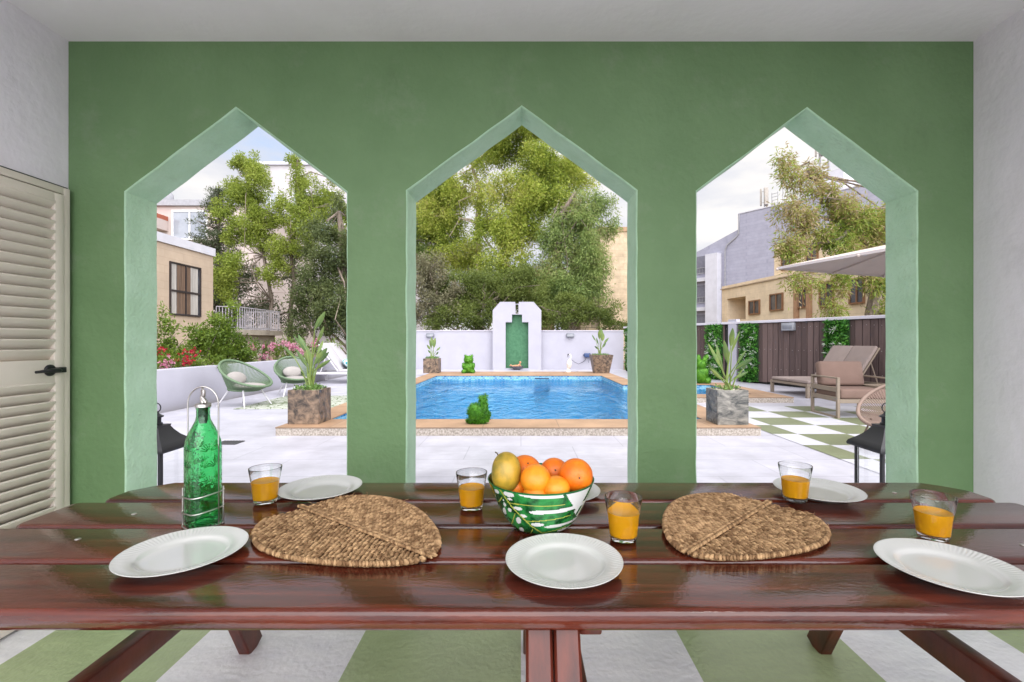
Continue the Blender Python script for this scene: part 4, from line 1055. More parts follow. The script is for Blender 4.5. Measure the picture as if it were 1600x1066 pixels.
b = MB(); b.rbox((-.95,-1.0,0),(.95,1.0,.008),.003); o = obj('outdoor_rug', b, m_rug); o.location = (-4.28,9.35,.002); o.rotation_euler = (0,0,.03); tag(o, 'white and green patterned rug under the two rope chairs', 'rug')

def lounger(name, lab, loc, rz, mf, mc, seat_len=1.15, width=1.32, back=.80, ang=52, hs=.30):
    """double sun lounger: foot at local -X, back raised at +X"""
    t = thing(name, lab, 'sun lounger', loc, rz)
    L0 = 0; L1 = 1.95; hw = width/2
    b = MB()
    for y in (-hw+.03, hw-.03): b.rbox((0,y-.03,hs-.06),(L1,y+.03,hs),.006)
    b.rbox((0,-hw+.06,hs-.055),(.06,hw-.06,hs-.005),.005); b.rbox((L1-.06,-hw+.06,hs-.055),(L1,hw-.06,hs-.005),.005); b.rbox((1.10,-hw+.06,hs-.05),(1.16,hw-.06,hs-.01),.005)
    obj('frame', b, mf, t)
    for x in (.035, L1-.035):
        for y in (-hw+.035, hw-.035):
            b = MB(); b.rbox((x-.033,y-.033,0),(x+.033,y+.033,hs-.061),.006); obj('leg', b, mf, t)
    ca, sa = math.cos(R(ang)), math.sin(R(ang))
    for y0, y1 in ((-hw+.02,-.008),(.008,hw-.02)):
        b = MB(); b.rbox((.02,y0,hs+.002),(seat_len,y1,hs+.075),.025,3); obj('seat_cushion', b, mc, t, smooth=60)
        M = Matrix.Translation((seat_len-.01,0,hs+.03)) @ Matrix.Rotation(-R(ang),4,'Y')
        b = MB(); b.rbox((.0,y0,.0),(back,y1,.075),.025,3,M); obj('back_cushion', b, mc, t, smooth=60)
    M = Matrix.Translation((seat_len-.01,0,hs+.03)) @ Matrix.Rotation(-R(ang),4,'Y')
    b = MB()
    for y in (-hw+.03, hw-.03): b.rbox((0,y-.02,-.035),(back,y+.02,-.002),.005,1,M)
    b.rbox((back-.04,-hw+.05,-.035),(back,hw-.05,-.002),.005,1,M)
    obj('back_frame', b, mf, t)
    for y in (-hw+.035, hw-.035):
        p = M @ Vector((back*.6,y,-.03)); b = MB(); b.tube([p,(p.x+.16,y,hs+.01)], .012, 6); obj('back_stay', b, mf, t)
    return t
lounger('double_lounger', 'taupe double sun lounger with raised back in front of the brown fence', (6.12,10.58,0), R(4), m_taupe_f, m_taupe_l, seat_len=1.15, back=.92, ang=56)
lounger('double_lounger', 'white double sun lounger with raised back behind the green rope chairs', (-4.15,13.9,0), R(183), m_whitem, m_greyw, seat_len=1.12, back=.95, ang=55, hs=.34)
def stripe_mat():
    m, nt, b = new_mat('teal_striped_fabric'); N = nt.nodes.new; K = nt.links.new
    t = N('ShaderNodeTexCoord'); w = N('ShaderNodeTexWave'); w.bands_direction = 'Y'; w.inputs['Scale'].default_value = 3.4; K(t.outputs['Object'], w.inputs['Vector'])
    r = N('ShaderNodeValToRGB'); r.color_ramp.interpolation = 'CONSTANT'; r.color_ramp.elements[0].color = (.01,.24,.33,1); r.color_ramp.elements[1].color = (.65,.70,.72,1); r.color_ramp.elements[1].position = .5
    K(w.outputs[0], r.inputs[0]); K(r.outputs[0], b.inputs['Base Color']); b.inputs['Roughness'].default_value = .9; return m
b = MB(); b.sphere((0,0,0), (.10,.27,.20), 24, 16); b.v = [(v[0], .27*math.copysign(abs(v[1]/.27)**.7, v[1]), .2*math.copysign(abs(v[2]/.2)**.7, v[2])) for v in b.v]
o = obj('striped_pillow', b, stripe_mat(), smooth=80); o.location = (-5.10,13.62,.56); o.rotation_euler = (R(0),R(-50),R(20)); tag(o, 'teal and white striped pillow lying on the white lounger', 'pillow')

# taupe armchair
ac = thing('lounge_armchair', 'taupe metal lounge armchair with thick cushions beside the checkered floor', 'armchair', (5.45,7.66,0), R(-3))
hw, hd = .41, .37
for sx in (-1, 1):
    x = sx*(hw-.022); b = MB()
    for y in (-hd+.022, hd-.022): b.rbox((x-.022,y-.022,.0),(x+.022,y+.022,.63),.004,1)
    b.rbox((x-.0215,-hd,.63),(x+.0215,hd,.655),.004,1); b.rbox((x-.018,-hd+.044,.0),(x+.018,hd-.044,.035),.004,1)
    for z in (.265,.42): b.rbox((x-.014,-hd+.044,z),(x+.014,hd-.044,z+.075),.004,1)
    obj('side_frame', b, m_taupe_f, ac)
b = MB(); b.rbox((-hw+.044,-hd+.005,.245),(hw-.044,-hd+.04,.31),.004,1); b.rbox((-hw+.044,hd-.04,.245),(hw-.044,hd-.005,.31),.004,1); b.rbox((-hw+.044,hd-.036,.60),(hw-.044,hd-.008,.655),.004,1); b.rbox((-hw+.044,hd-.036,.43),(hw-.044,hd-.008,.49),.004,1)
for y in (-.2,0,.2): b.rbox((-hw+.044,y-.03,.285),(hw-.044,y+.03,.305),.003,1)
obj('seat_frame', b, m_taupe_f, ac)
b = MB(); b.rbox((-hw+.05,-hd+.0,.312),(hw-.05,hd-.06,.47),.035,3); obj('seat_cushion', b, m_taupe, ac, smooth=60)
M = Matrix.Translation((0,hd-.17,.472)) @ Matrix.Rotation(R(-11),4,'X'); b = MB(); b.rbox((-hw+.05,-.075,0),(hw-.05,.085,.42),.05,3,M); obj('back_cushion', b, m_taupe, ac, smooth=60)

# beige rope egg chair
ec = thing('string_chair', 'round beige string chair on thin legs behind the black lantern', 'chair', (4.26,5.12,-.0), R(205))
rim = lambda a: Vector((.02+.43*math.cos(a), .40*math.sin(a), .55-.24*math.cos(a)))
hub = lambda a: Vector((-.04+.09*math.cos(a), .10*math.sin(a), .335))
b = MB(); b.tube([rim(2*PI*k/64) for k in range(64)], .020, 10, closed=True); obj('rim_frame', b, m_beige_rope, ec, smooth=60)
b = MB(); n = 90
for k in range(n):
    a = 2*PI*(k+.5)/n; b.tube([rim(a), rim(a).lerp(hub(a),.5)+Vector((0,0,-.055)), hub(a)], .0055, 5, caps=False)
b.tube([hub(2*PI*k/24) for k in range(24)], .012, 6, closed=True)
obj('string_weave', b, m_beige_rope, ec, smooth=60)
for ax, ay, fx, fy in ((.25,.25,.33,.30),(.25,-.25,.33,-.30),(-.18,.22,-.36,.30),(-.18,-.22,-.36,-.30)):
    a = math.atan2(ay/.40,(ax-.02)/.43); p = rim(a).lerp(hub(a),.35)
    b = MB(); b.tube([p+Vector((0,0,-.02)),(fx,fy,.014)], [.010,.010], 8); b.sphere((fx,fy,.013), .014, 8, 6); obj('leg', b, mat('brown_metal', (.10,.06,.045), rough=.5), ec)

# parasol
ps = thing('cantilever_parasol', 'large pale taupe square parasol over the lounge corner', 'parasol', (8.55,6.5,0))
c0 = Vector((4.95,8.9,2.66)); e1 = Vector((.94,.34,0)).normalized()*3.05; e2 = Vector((.34,-.94,0)).normalized()*3.05
cor = [c0, c0+e1, c0+e1+e2, c0+e2]; ctr = c0+e1*.5+e2*.5; apex = ctr+Vector((0,0,.36))
b = MB(); vs = []; fs = []
ring = []
for i in range(4):
    p, q = cor[i], cor[(i+1)%4]
    for k in range(6):
        m_ = p.lerp(q, k/6); sag = math.sin(PI*k/6)*.0; ring.append(m_ + (ctr-m_)*sag*.0)
N_ = len(ring)
for z in (0,-.012):
    vs += [r_+Vector((0,0,z)) for r_ in ring]; vs += [apex+Vector((0,0,z))]
for k in range(N_): fs.append((k,(k+1)%N_,N_)); fs.append((N_+1+(k+1)%N_, N_+1+k, 2*N_+1)); fs.append((k,N_+1+k,N_+1+(k+1)%N_,(k+1)%N_))
b.add(vs, fs); obj('canopy', b, m_canvas, ps, world=True, smooth=20)
b = MB()
for k in range(N_):
    p, q = ring[k], ring[(k+1)%N_]; o_ = ((p+q)/2-ctr); o_.z = 0; o_.normalize(); o_ *= .006
    d = Vector((0,0,-.045)); b.add([p+o_,q+o_,q+o_+d,p+o_+d,p-o_*.5,q-o_*.5,q-o_*.5+d,p-o_*.5+d],[(0,1,2,3),(5,4,7,6),(0,4,5,1),(3,2,6,7)])
obj('valance', b, mat('parasol_valance', (.50,.45,.45), rough=.8, var=.03), ps, world=True, smooth=0)
hubp = ctr+Vector((0,0,.14))
for i in range(4):
    for q in (cor[i], cor[i].lerp(cor[(i+1)%4],.5)):
        b = MB(); b.bar(hubp.lerp(apex,.8), q+Vector((0,0,-.035)), .02, .028); b.sphere(q+Vector((0,0,-.04)), .028, 8, 6); obj('rib', b, m_canvas, ps, world=True)
b = MB(); b.tube([(8.55,6.5,.06),(8.55,6.5,2.9),(8.3,6.7,3.35),(apex.x,apex.y,3.32),(apex.x,apex.y,apex.z-.02)], .035, 10); obj('mast', b, m_taupe_f, ps, world=True)
b = MB(); b.rbox((8.05,6.0,.0),(9.05,7.0,.06),.01); obj('base_plate', b, m_taupe_f, ps, world=True)

# ------------------------------------------------------------------ buildings beyond the walls
m_beige = block_mat('beige_limestone_render', (.47,.375,.29), (.45,.355,.275), (.42,.33,.25), .9, .28, rough=.85, msize=.012, bump=.15, noise=.16)
m_beige2 = block_mat('warm_limestone', (.72,.60,.45), (.69,.57,.42), (.64,.53,.39), .8, .27, rough=.85, msize=.012, bump=.18, noise=.2)
m_lime = block_mat('weathered_limestone', (.62,.49,.35), (.56,.44,.31), (.48,.38,.27), 1.1, .42, rough=.9, msize=.012, bump=.4, noise=.4)
m_quoin = block_mat('rough_stone_blocks', (.42,.33,.22), (.24,.20,.14), (.13,.11,.08), .85, .42, rough=.9, msize=.03, bump=.6, noise=.45)
m_lav = block_mat('lavender_grey_blocks', (.34,.34,.425), (.32,.32,.40), (.30,.30,.38), .9, .3, rough=.85, msize=.02, bump=.2, noise=.16)
m_lav_l = mat('pale_lavender_render', (.52,.52,.58), rough=.8, var=.06, scale=1.5)
m_pink = mat('pale_pink_render', (.46,.39,.37), rough=.85, var=.06, scale=.8)
m_whiteb = mat('white_apartment_render', (.42,.40,.42), rough=.85, var=.07, scale=.5)
m_redband = mat('red_brown_band', (.32,.09,.05), rough=.8)
m_roofg = mat('grey_roof_edge', (.30,.30,.33), rough=.7)
m_wglass = mat('dark_window_glass', (.03,.032,.04), (.09,.09,.10), rough=.08, scale=1.2, spec=.7)
m_wglass2 = mat('bluegrey_window_glass', (.20,.22,.26), (.30,.32,.37), rough=.1, scale=.8, spec=.7)
wear(m_beige, (.34,.27,.21), .7, .54, .74, .4, (1,1,.4)); wear(m_beige2, (.42,.33,.23), .8, .54, .74, .4, (1,1,.35)); wear(m_lav, (.25,.25,.31), .4, .52, .72, .35, (1,1,.3))
m_frame_d = mat('brown_black_frame', (.03,.022,.022), rough=.5)
m_frame_w = mat('white_window_frame', (.68,.68,.70), rough=.5)
m_frame_b = mat('brown_window_frame', (.20,.10,.05), rough=.6)
m_curt = mat('cream_curtain', (.36,.34,.32), rough=.9, scale=3, stretch=(14,14,.4), var=.25)
m_curtb = mat('brown_drape', (.12,.075,.05), rough=.9, scale=3, stretch=(14,14,.4), var=.35)
m_antp = mat('antenna_panel_beige', (.34,.31,.28), rough=.6)
m_railing = mat('pale_railing', (.40,.385,.43), rough=.5)

def wallmatrix(p, u):
    """local x along the wall, local -y out of it towards the viewer's side, z up"""
    u = Vector((u[0],u[1],0)).normalized(); n = Vector((-u.y,u.x,0))
    return Matrix(((u.x,n.x,0,p[0]),(u.y,n.y,0,p[1]),(0,0,1,0),(0,0,0,1)))
def window(parent, M, x0, x1, z0, z1, mf, mg, out=-.03, bars=(.5,), hbar=None, fw=.06, name='window'):
    b = MB(); y0, y1 = out-.05, .0
    b.box((x0-fw,y0,z0-fw),(x0,y1,z1+fw),M); b.box((x1,y0,z0-fw),(x1+fw,y1,z1+fw),M); b.box((x0,y0,z1),(x1,y1,z1+fw),M); b.box((x0,y0-.03,z0-fw),(x1,y1,z0),M)
    for q in bars: xm = x0+(x1-x0)*q; b.box((xm-fw*.4,y0+.006,z0),(xm+fw*.4,y1,z1),M)
    if hbar: zm = z0+(z1-z0)*hbar; b.box((x0,y0+.003,zm-fw*.5),(x1,y1,zm+fw*.5),M)
    w = obj(name, b, mf, parent, world=True, smooth=0)
    g = MB(); g.box((x0,out,z0),(x1,-.002,z1),M)
    o = obj('pane', g, mg, None, smooth=0); o.parent = w; o.data.transform(origin(w).inverted()); return w

# beige house, side wall along x = -12.6
hs = thing('beige_house', 'beige flat-roofed house with a curtained dark framed window above the flower bed', 'house', (-14,15,0))
M = wallmatrix((-12.6,9.0), (0,1))       # local x = y-9 ; out = -local y -> +X?
M = Matrix(((0,-1,0,-12.6),(1,0,0,9.0),(0,0,1,0),(0,0,0,1)))  # local x -> +Y, local y -> -X (out = -y -> +X)
b = MB(); b.box((0,.0,.9),(9.86,7,4.70),M); b.box((.3,.8,-.1),(9.3,6.5,.899),M); obj('wall', b, m_beige, hs, world=True, smooth=0)
b = MB(); b.box((-.06,-.06,4.701),(9.92,7.06,5.02),M); obj('parapet', b, m_lav_l, hs, world=True, smooth=0)
b = MB(); x0, x1, z0, z1 = 7.55, 9.05, 2.22, 4.05
y0, fw = -.05, .05
b.box((x0-fw,y0,z0-fw),(x0,.02,z1+fw),M); b.box((x1,y0,z0-fw),(x1+fw,.02,z1+fw),M); b.box((x0,y0,z1),(x1,.02,z1+fw),M); b.box((x0,y0,z0-fw),(x1,.02,z0),M)
zm = z0+(z1-z0)*.46; b.box((x0,y0+.004,zm-.035),(x1,.02,zm+.035),M); b.box(((x0+x1)/2-.025,y0+.008,z0),((x0+x1)/2+.025,.0,z1),M)
wdw = obj('window', b, m_frame_d, hs, world=True, smooth=0)
g = MB(); g.box((x0,-.012,z0),(x1,-.003,z1),M); o = obj('pane', g, m_wglass, None, smooth=0); o.parent = wdw; o.data.transform(origin(wdw).inverted())
for a0, a1, mt in ((x0+.02,x0+.28,m_curt),(x0+.30,x0+.72,m_curtb),(x0+.80,x0+1.0,m_curtb),(x0+.98,x1-.1,m_curt)):
    g = MB(); n = 16; vs = []; fs = []
    for i in range(n+1):
        xx = a0+(a1-a0)*i/n; yy = -.018-.008*math.sin(i*2.2); vs += [(xx,yy,z0+.02),(xx,yy,z1-.02)]
    for i in range(n): fs.append((2*i,2*i+2,2*i+3,2*i+1))
    g.add(vs, fs, M); o = obj('curtain', g, mt, None); o.parent = wdw; o.data.transform(origin(wdw).inverted())
# balcony
b = MB(); b.box((-15,18.9,1.50),(-11.72,22.7,1.72)); b.box((-15,19.2,1.10),(-11.95,22.4,1.499)); obj('balcony_slab', b, mat('weathered_concrete', (.30,.26,.22), (.45,.40,.34), rough=.9, scale=2), hs, world=True, smooth=0)
b = MB(); b.tube([(-12.0,22.3,-.1),(-12.0,22.3,1.10)], .17, 12); obj('balcony_column', b, m_beige, hs, world=True)
b = MB(); pts = [(-12.55,18.98),(-11.78,18.98),(-11.78,22.62),(-15,22.62)]
for i in range(3):
    p, q = Vector(pts[i]), Vector(pts[i+1]); n = int((q-p).length/(.16 if i == 1 else .12))
    for z in (1.80,2.66): b.bar((p.x,p.y,z),(q.x,q.y,z), .035, .035, r=.003)
    for k in range(n+1): c = p.lerp(q,k/n); b.box((c.x-.011,c.y-.011,1.72),(c.x+.011,c.y+.011,2.66))
obj('balcony_railing', b, m_railing, hs, world=True, smooth=0)
# pale pink upper house
ph = thing('pink_house', 'pale pinkish house with a wide bluish window, above the beige house roof', 'house', (-25,34,0))
M = Matrix.Translation((-27.5,32,0))
b = MB(); b.box((-3,0,0),(9,9,10.6),M); obj('wall', b, m_pink, ph, world=True, smooth=0)
b = MB(); b.box((1.6,-.2,10.601),(9.3,9.2,11.0),M); b.box((-3,-.06,10.601),(1.5,9,10.8),M); obj('roof_slab', b, m_roofg, ph, world=True, smooth=0)
window(ph, M, 3.4, 5.65, 8.35, 10.2, m_frame_w, m_wglass2, bars=(.5,), fw=.12)
b = MB(); b.box((-3,-1.1,9.55),(3.0,-.004,9.85),M); obj('red_band', b, m_redband, ph, world=True, smooth=0)
b = MB(); b.box((-3,-1.0,8.85),(3.0,-.004,9.549),M); obj('balcony_parapet', b, m_pink, ph, world=True, smooth=0)
for i, x in enumerate((1.75,2.45)):
    b = MB(); b.sphere((-27.5+x,32.6,11.35), (.42,.42,.55), 14, 10); tag(obj('water_tank', b, m_roofg), ('rounded grey water tank on the pink house roof, nearer its edge','rounded grey water tank on the pink house roof, beside the window bay')[i], 'water tank')
# white apartment block far behind
ab = thing('apartment_block', 'tall white apartment block showing between the light green trees', 'building', (-20,46,0))
M = Matrix.Translation((-26,45,0))
b = MB(); b.box((-.5,0,0),(15.5,12,18.4),M); obj('wall', b, m_whiteb, ab, world=True, smooth=0)
b = MB(); b.box((-.7,-.2,18.401),(15.7,12.2,18.7),M); obj('roof_edge', b, m_lav_l, ab, world=True, smooth=0)
for r_ in range(5):
    for c_ in range(5):
        window(ab, M, .9+c_*2.9, 2.2+c_*2.9, 2.0+r_*3.05, 3.6+r_*3.05, m_frame_w, m_wglass2, fw=.1)
# limestone buildings right of the pool axis
sb = thing('limestone_building', 'tall windowless limestone building behind the pool trees', 'building', (8.3,30,0))
b = MB(); b.box((5.15,30,0),(9.6,38,8.35)); obj('wall', b, m_lime, sb, world=True, smooth=0)
b = MB(); b.box((5.08,29.93,8.351),(9.7,38.1,8.65)); obj('roof_edge', b, mat('brown_coping', (.36,.24,.15), rough=.9), sb, world=True, smooth=0)
b = MB(); b.box((3.9,30.25,0),(5.149,37,7.6)); obj('block_wall', b, m_quoin, sb, world=True, smooth=0)
sb2 = thing('stone_shed', 'low reddish stone building half hidden behind the pool trees', 'building', (1.1,33.5,0))
b = MB(); b.box((.2,33,0),(2.4,37,6.3)); obj('wall', b, mat('reddish_stone', (.28,.17,.11), (.38,.25,.17), rough=.9, scale=1.2), sb2, world=True, smooth=0)
b = MB(); b.box((.1,32.9,6.301),(2.5,37.1,6.6)); obj('roof_edge', b, m_roofg, sb2, world=True, smooth=0)
# lavender grey building on the right
gb = thing('grey_building', 'tall lavender grey building with stepped gable and rooftop antennas', 'building', (21,42,0))
A = Vector((17.3,46.6,0)); B_ = Vector((28.6,30.6,0)); u = (B_-A).normalized(); M = wallmatrix(A, u); LL = (B_-A).length
def xs(px):  # distance along the wall seen at a photo column
    r_ = (px-814)/720; 
    return (r_*A.y - A.x)/(u.x - r_*u.y)
x1153 = xs(1153); x1098 = xs(1098)
b = MB()
MM = M @ Matrix(((1,0,0,0),(0,0,-1,0),(0,1,0,0),(0,0,0,1)))
pts = [(0,-.1),(LL,-.1),(LL,12.95),(x1153,12.95),(x1153,11.55),(x1098,10.35),(0,10.0)]
b.plate(pts, [], -9, 0, MM); obj('wall', b, m_lav, gb, world=True, smooth=0)
b = MB()
for k, z in enumerate((2.1,5.0,7.9)):
    b.box((.35,-.012,z),(1.75,-.002,z+1.75),M)
obj('recess_shade_panel', b, mat('shaded_recess', (.16,.16,.20), rough=.9), gb, world=True, smooth=0)  # flat dark panels on the wall, recess shade put into their colour
for k, z in enumerate((2.1,5.0,7.9)):
    b = MB(); b.box((.30,-.09,z),(1.80,-.013,z+.08),M); b.box((.30,-.09,z+.55),(1.80,-.03,z+.6),M)
    for q in range(9): b.box((.33+q*.178,-.08,z+.08),(.36+q*.178,-.05,z+.55),M)
    obj('balcony_rail', b, m_antenna, gb, world=True, smooth=0)
b = MB(); b.box((1.95,-.75,0),(3.2,-.003,9.6),M); b.box((-.2,-.5,4.2),(1.94,-.003,4.55),M); b.box((-.2,-.5,7.1),(1.94,-.003,7.45),M); obj('stair_tower', b, m_lav_l, gb, world=True, smooth=0)
b = MB(); b.tube([M @ Vector(p) for p in ((3.6,-.08,.5),(3.6,-.08,9.8),(3.8,-.08,10.3),(x1153-.1,-.08,10.9),(x1153+.1,-.08,11.2),(x1153+.15,-.08,12.9))], .07, 6); obj('drain_pipe', b, m_roofg, gb, world=True)
b = MB(); b.box((x1153,-.06,12.951),(LL,.3,13.05),M); obj('roof_edge', b, m_lav_l, gb, world=True, smooth=0)
xm = xs(1240)
b = MB(); b.box((xm,1.2,13.052),(xm+3.2,4,15.1),M); obj('roof_cabin', b, m_lav_l, gb, world=True, smooth=0)
def antenna(lab, x, y, z0, z1, panels, pr=.06):
    p = M @ Vector((x,y,0)); t = thing('rooftop_antenna', lab, 'antenna', (p.x,p.y,z0), group='antennas on the grey building')
    b = MB(); b.tube([(0,0,0),(0,0,z1-z0)], pr, 8); obj('mast', b, m_antenna, t)
    for k in range(panels):
        a = 2*PI*k/panels+.5; q = MB(); q.rbox((-.17,-.07,-.75),(.17,.07,.75),.03,1,Matrix.Translation((.28*math.cos(a),.28*math.sin(a),z1-z0-.8)) @ Matrix.Rotation(a+PI/2,4,'Z')); q.tube([(0,0,z1-z0-.3),(.28*math.cos(a),.28*math.sin(a),z1-z0-.3)], .02, 5); q.tube([(0,0,z1-z0-1.3),(.28*math.cos(a),.28*math.sin(a),z1-z0-1.3)], .02, 5)
        obj('antenna_panel', q, m_antp, t)
antenna('three-panelled phone antenna standing alone on the grey gable roof', xs(1190), .5, 13.05, 14.9, 3)
antenna('tall phone antenna mast rising above the hanging tree leaves', xs(1264), 2.0, 15.1, 18.4, 3, .09)
antenna('bare pole antenna between the two phone antennas and the tree', xs(1217), .7, 13.05, 15.2, 0, .03)
antenna('thick phone antenna mast deep in the hanging tree foliage', xs(1279), 2.0, 15.1, 18.0, 2, .14)
t = thing('roof_ladder', 'steel roof ladder fixed to the grey building top', 'ladder', tuple(M @ Vector((xs(1212),-.15,12.2))))
b = MB()
for dx in (-.25,.25): b.tube([M @ Vector((xs(1212)+dx,-.15,12.2)), M @ Vector((xs(1212)+dx,-.15,14.1))], .035, 6)
for k in range(7): b.tube([M @ Vector((xs(1212)-.25,-.15,12.3+k*.28)), M @ Vector((xs(1212)+.25,-.15,12.3+k*.28))], .025, 5)
obj('ladder_rails', b, m_antenna, t, world=True)
# beige building on the right
bb_ = thing('beige_building', 'warm beige two-level building with small windows behind the brown fence', 'building', (15,24,0))
A = Vector((13.25,30.4,0)); B_ = Vector((15.2,14.2,0)); u = (B_-A).normalized(); M = wallmatrix(A, u); LL = (B_-A).length
MM = M @ Matrix(((1,0,0,0),(0,0,-1,0),(0,1,0,0),(0,0,0,1)))
lx0, lx1 = xs(1136), xs(1165)
b = MB(); b.plate([(0,-.1),(LL,-.1),(LL,4.82),(0,4.82)], [[(lx0,2.55),(lx0,3.95),(lx1,3.95),(lx1,2.55)]], -1.4, 0, MM); b.box((0,1.401,-.1),(LL,8,4.82),M); obj('wall', b, m_beige2, bb_, world=True, smooth=0)
b = MB(); b.box((xs(1187),.9,4.821),(LL,7.5,6.75),M); obj('upper_storey', b, m_beige2, bb_, world=True, smooth=0)
for p0, p1, z0, z1 in ((1172,1187,2.85,3.55),(1205,1223,2.95,3.75),(1249,1264,2.95,3.9),(1283,1302,2.9,3.95),(1330,1350,2.9,3.9)):
    window(bb_, M, xs(p0), xs(p1), z0, z1, m_frame_b, m_wglass, bars=(.5,), fw=.07)
M2 = M @ Matrix.Translation((0,.9,0))
window(bb_, M2, xs(1198)+.1, xs(1207)+.3, 5.25, 6.15, m_frame_b, m_wglass, bars=(.5,), fw=.07); window(bb_, M2, xs(1237), xs(1252), 5.2, 6.1, m_frame_b, m_wglass, fw=.07)
for px in (1246.5,1266.5):
    b = MB(); b.box((xs(px)-.12,-.16,0),(xs(px)+.12,-.004,4.0),M); obj('pilaster', b, mat('brown_render', (.34,.20,.12), rough=.85), bb_, world=True, smooth=0)
b = MB(); b.box((-.05,-.08,4.60),(LL,-.003,4.66),M); obj('string_course', b, m_beige, bb_, world=True, smooth=0)

# ------------------------------------------------------------------ trees and shrubs
lm_euc = leaf_mat('eucalyptus_leaves', [(.12,.18,.022), (.27,.35,.05), (.42,.47,.085), (.46,.42,.15)], trans=.45, nscale=.35)
lm_euc2 = leaf_mat('hanging_eucalyptus_leaves', [(.09,.15,.045), (.19,.27,.08), (.30,.38,.12), (.36,.32,.16)], trans=.45, nscale=.4)
lm_euc3 = leaf_mat('brownish_eucalyptus_leaves', [(.09,.15,.022), (.19,.27,.045), (.31,.38,.07), (.34,.26,.11), (.42,.34,.22)], trans=.45, nscale=.5)
lm_light = leaf_mat('light_green_leaves', [(.14,.20,.03), (.25,.32,.05), (.37,.42,.085)], trans=.45, nscale=.5)
lm_dark = leaf_mat('dark_evergreen_leaves', [(.045,.068,.024), (.09,.12,.04), (.15,.175,.065)], trans=.3, nscale=.6)
lm_con = leaf_mat('grey_green_needles', [(.04,.06,.03), (.08,.105,.052), (.13,.145,.08)], trans=.25, nscale=.6)
lm_hedge = leaf_mat('olive_hedge_leaves', [(.06,.09,.02), (.14,.185,.042), (.24,.29,.075)], trans=.4, nscale=.7)
lm_dry = leaf_mat('dry_grey_twigs', [(.10,.10,.055), (.17,.165,.09), (.23,.20,.13)], trans=.15, nscale=.8)
lm_shrub = leaf_mat('bright_shrub_leaves', [(.055,.10,.012), (.12,.19,.022), (.22,.29,.045)], trans=.3, nscale=1.2)

# centre: eucalyptus trees
tree('eucalyptus_tree', 'tall yellowish green eucalyptus with pale forked branches behind the pool', 'tree', tuple(W(745,520,28))[:2]+(0,), [tuple(W(745,520,28))[:2]+(0,), W(748,430,28), W(746,350,28), W(750,300,28.2), W(738,262,28.4), W(765,235,28)],
  [(815,190,55,40,27),(770,235,50,28,28),(850,252,50,34,26.5),(700,292,44,34,28.5),(685,345,38,36,28.5),(815,300,60,34,26),(865,300,42,34,26.5),(800,360,58,34,26),(720,400,45,26,28),(790,425,48,40,26),(755,300,16,60,27.5),(900,270,30,25,27)], lm_euc, m_bark_l, .66, .62, 300, .165, .06, droop=.45, r0=.22, n_limb=22, seed=11, wander=.5)
tree('eucalyptus_tree', 'drooping blue green eucalyptus with hanging sprays beside the limestone building', 'tree', (2.6,25,0), [(2.6,25,0), W(880,440,25), W(868,380,25), W(880,330,25), W(900,300,25)],
  [(905,335,34,34,25),(935,312,26,20,25),(915,390,34,36,24.5),(890,440,36,40,24.5),(925,430,24,50,24.5),(870,370,28,40,25),(955,340,16,26,25),(860,440,30,40,24.5)], lm_euc2, m_bark, .56, .48, 220, .19, .048, droop=.9, r0=.22, n_limb=22, seed=12, wander=.4)
tree('eucalyptus_tree', 'darker slender tree with reddish branches at the pool wall, beyond the hedge', 'tree', tuple(W(672,520,29))[:2]+(0,), [tuple(W(672,520,29))[:2]+(0,), W(690,430,29), W(680,370,29), W(665,320,29)],
  [(668,330,30,40,29.5),(660,400,34,34,29.5),(705,390,30,30,29.5),(640,360,25,60,29.5),(600,350,30,70,30)], lm_euc2, m_bark, .66, .58, 200, .16, .06, droop=.5, r0=.18, n_limb=24, seed=13, wander=.5)
# hedge trees just behind the white wall
tree('hedge_tree', 'dense dark grey green shrub tree rising behind the white wall, left of the niche', 'tree', (-4.0,22.6,0), [(-4.0,22.6,0),(-4.1,22.6,1.5),(-4.0,22.5,3)],
  [(668,440,40,46,22.6),(700,470,40,40,22.4),(660,495,30,26,22)], lm_dry, m_bark, .55, .40, 150, .12, .05, r0=.15, n_limb=24, seed=14)
tree('hedge_tree', 'leafy mid green hedge tree directly behind the niche wall', 'tree', (-1.9,22.3,0), [(-1.9,22.3,0),(-1.9,22.3,1.5),(-1.8,22.3,3)],
  [(720,455,42,34,22.6),(745,490,44,28,22),(700,500,50,20,21.6),(770,450,40,40,22.8),(815,455,45,38,23)], lm_hedge, m_bark, .50, .37, 260, .095, .045, r0=.15, n_limb=24, seed=15)
tree('juniper_tree', 'spreading olive juniper with upswept sprays behind the white wall', 'tree', (2.2,22.3,0), [(2.2,22.3,0),(2.2,22.3,1.3),(2.3,22.2,2.4)],
  [(880,478,40,24,22.3),(915,490,40,20,22),(950,500,32,14,21.8),(870,505,34,14,21.8),(945,478,26,8,22),(965,490,26,10,22.5),(850,490,30,26,22.8),(985,505,20,10,22)], lm_hedge, m_bark, .45, .33, 170, .15, .04, r0=.16, n_limb=26, seed=16, flat=.7)
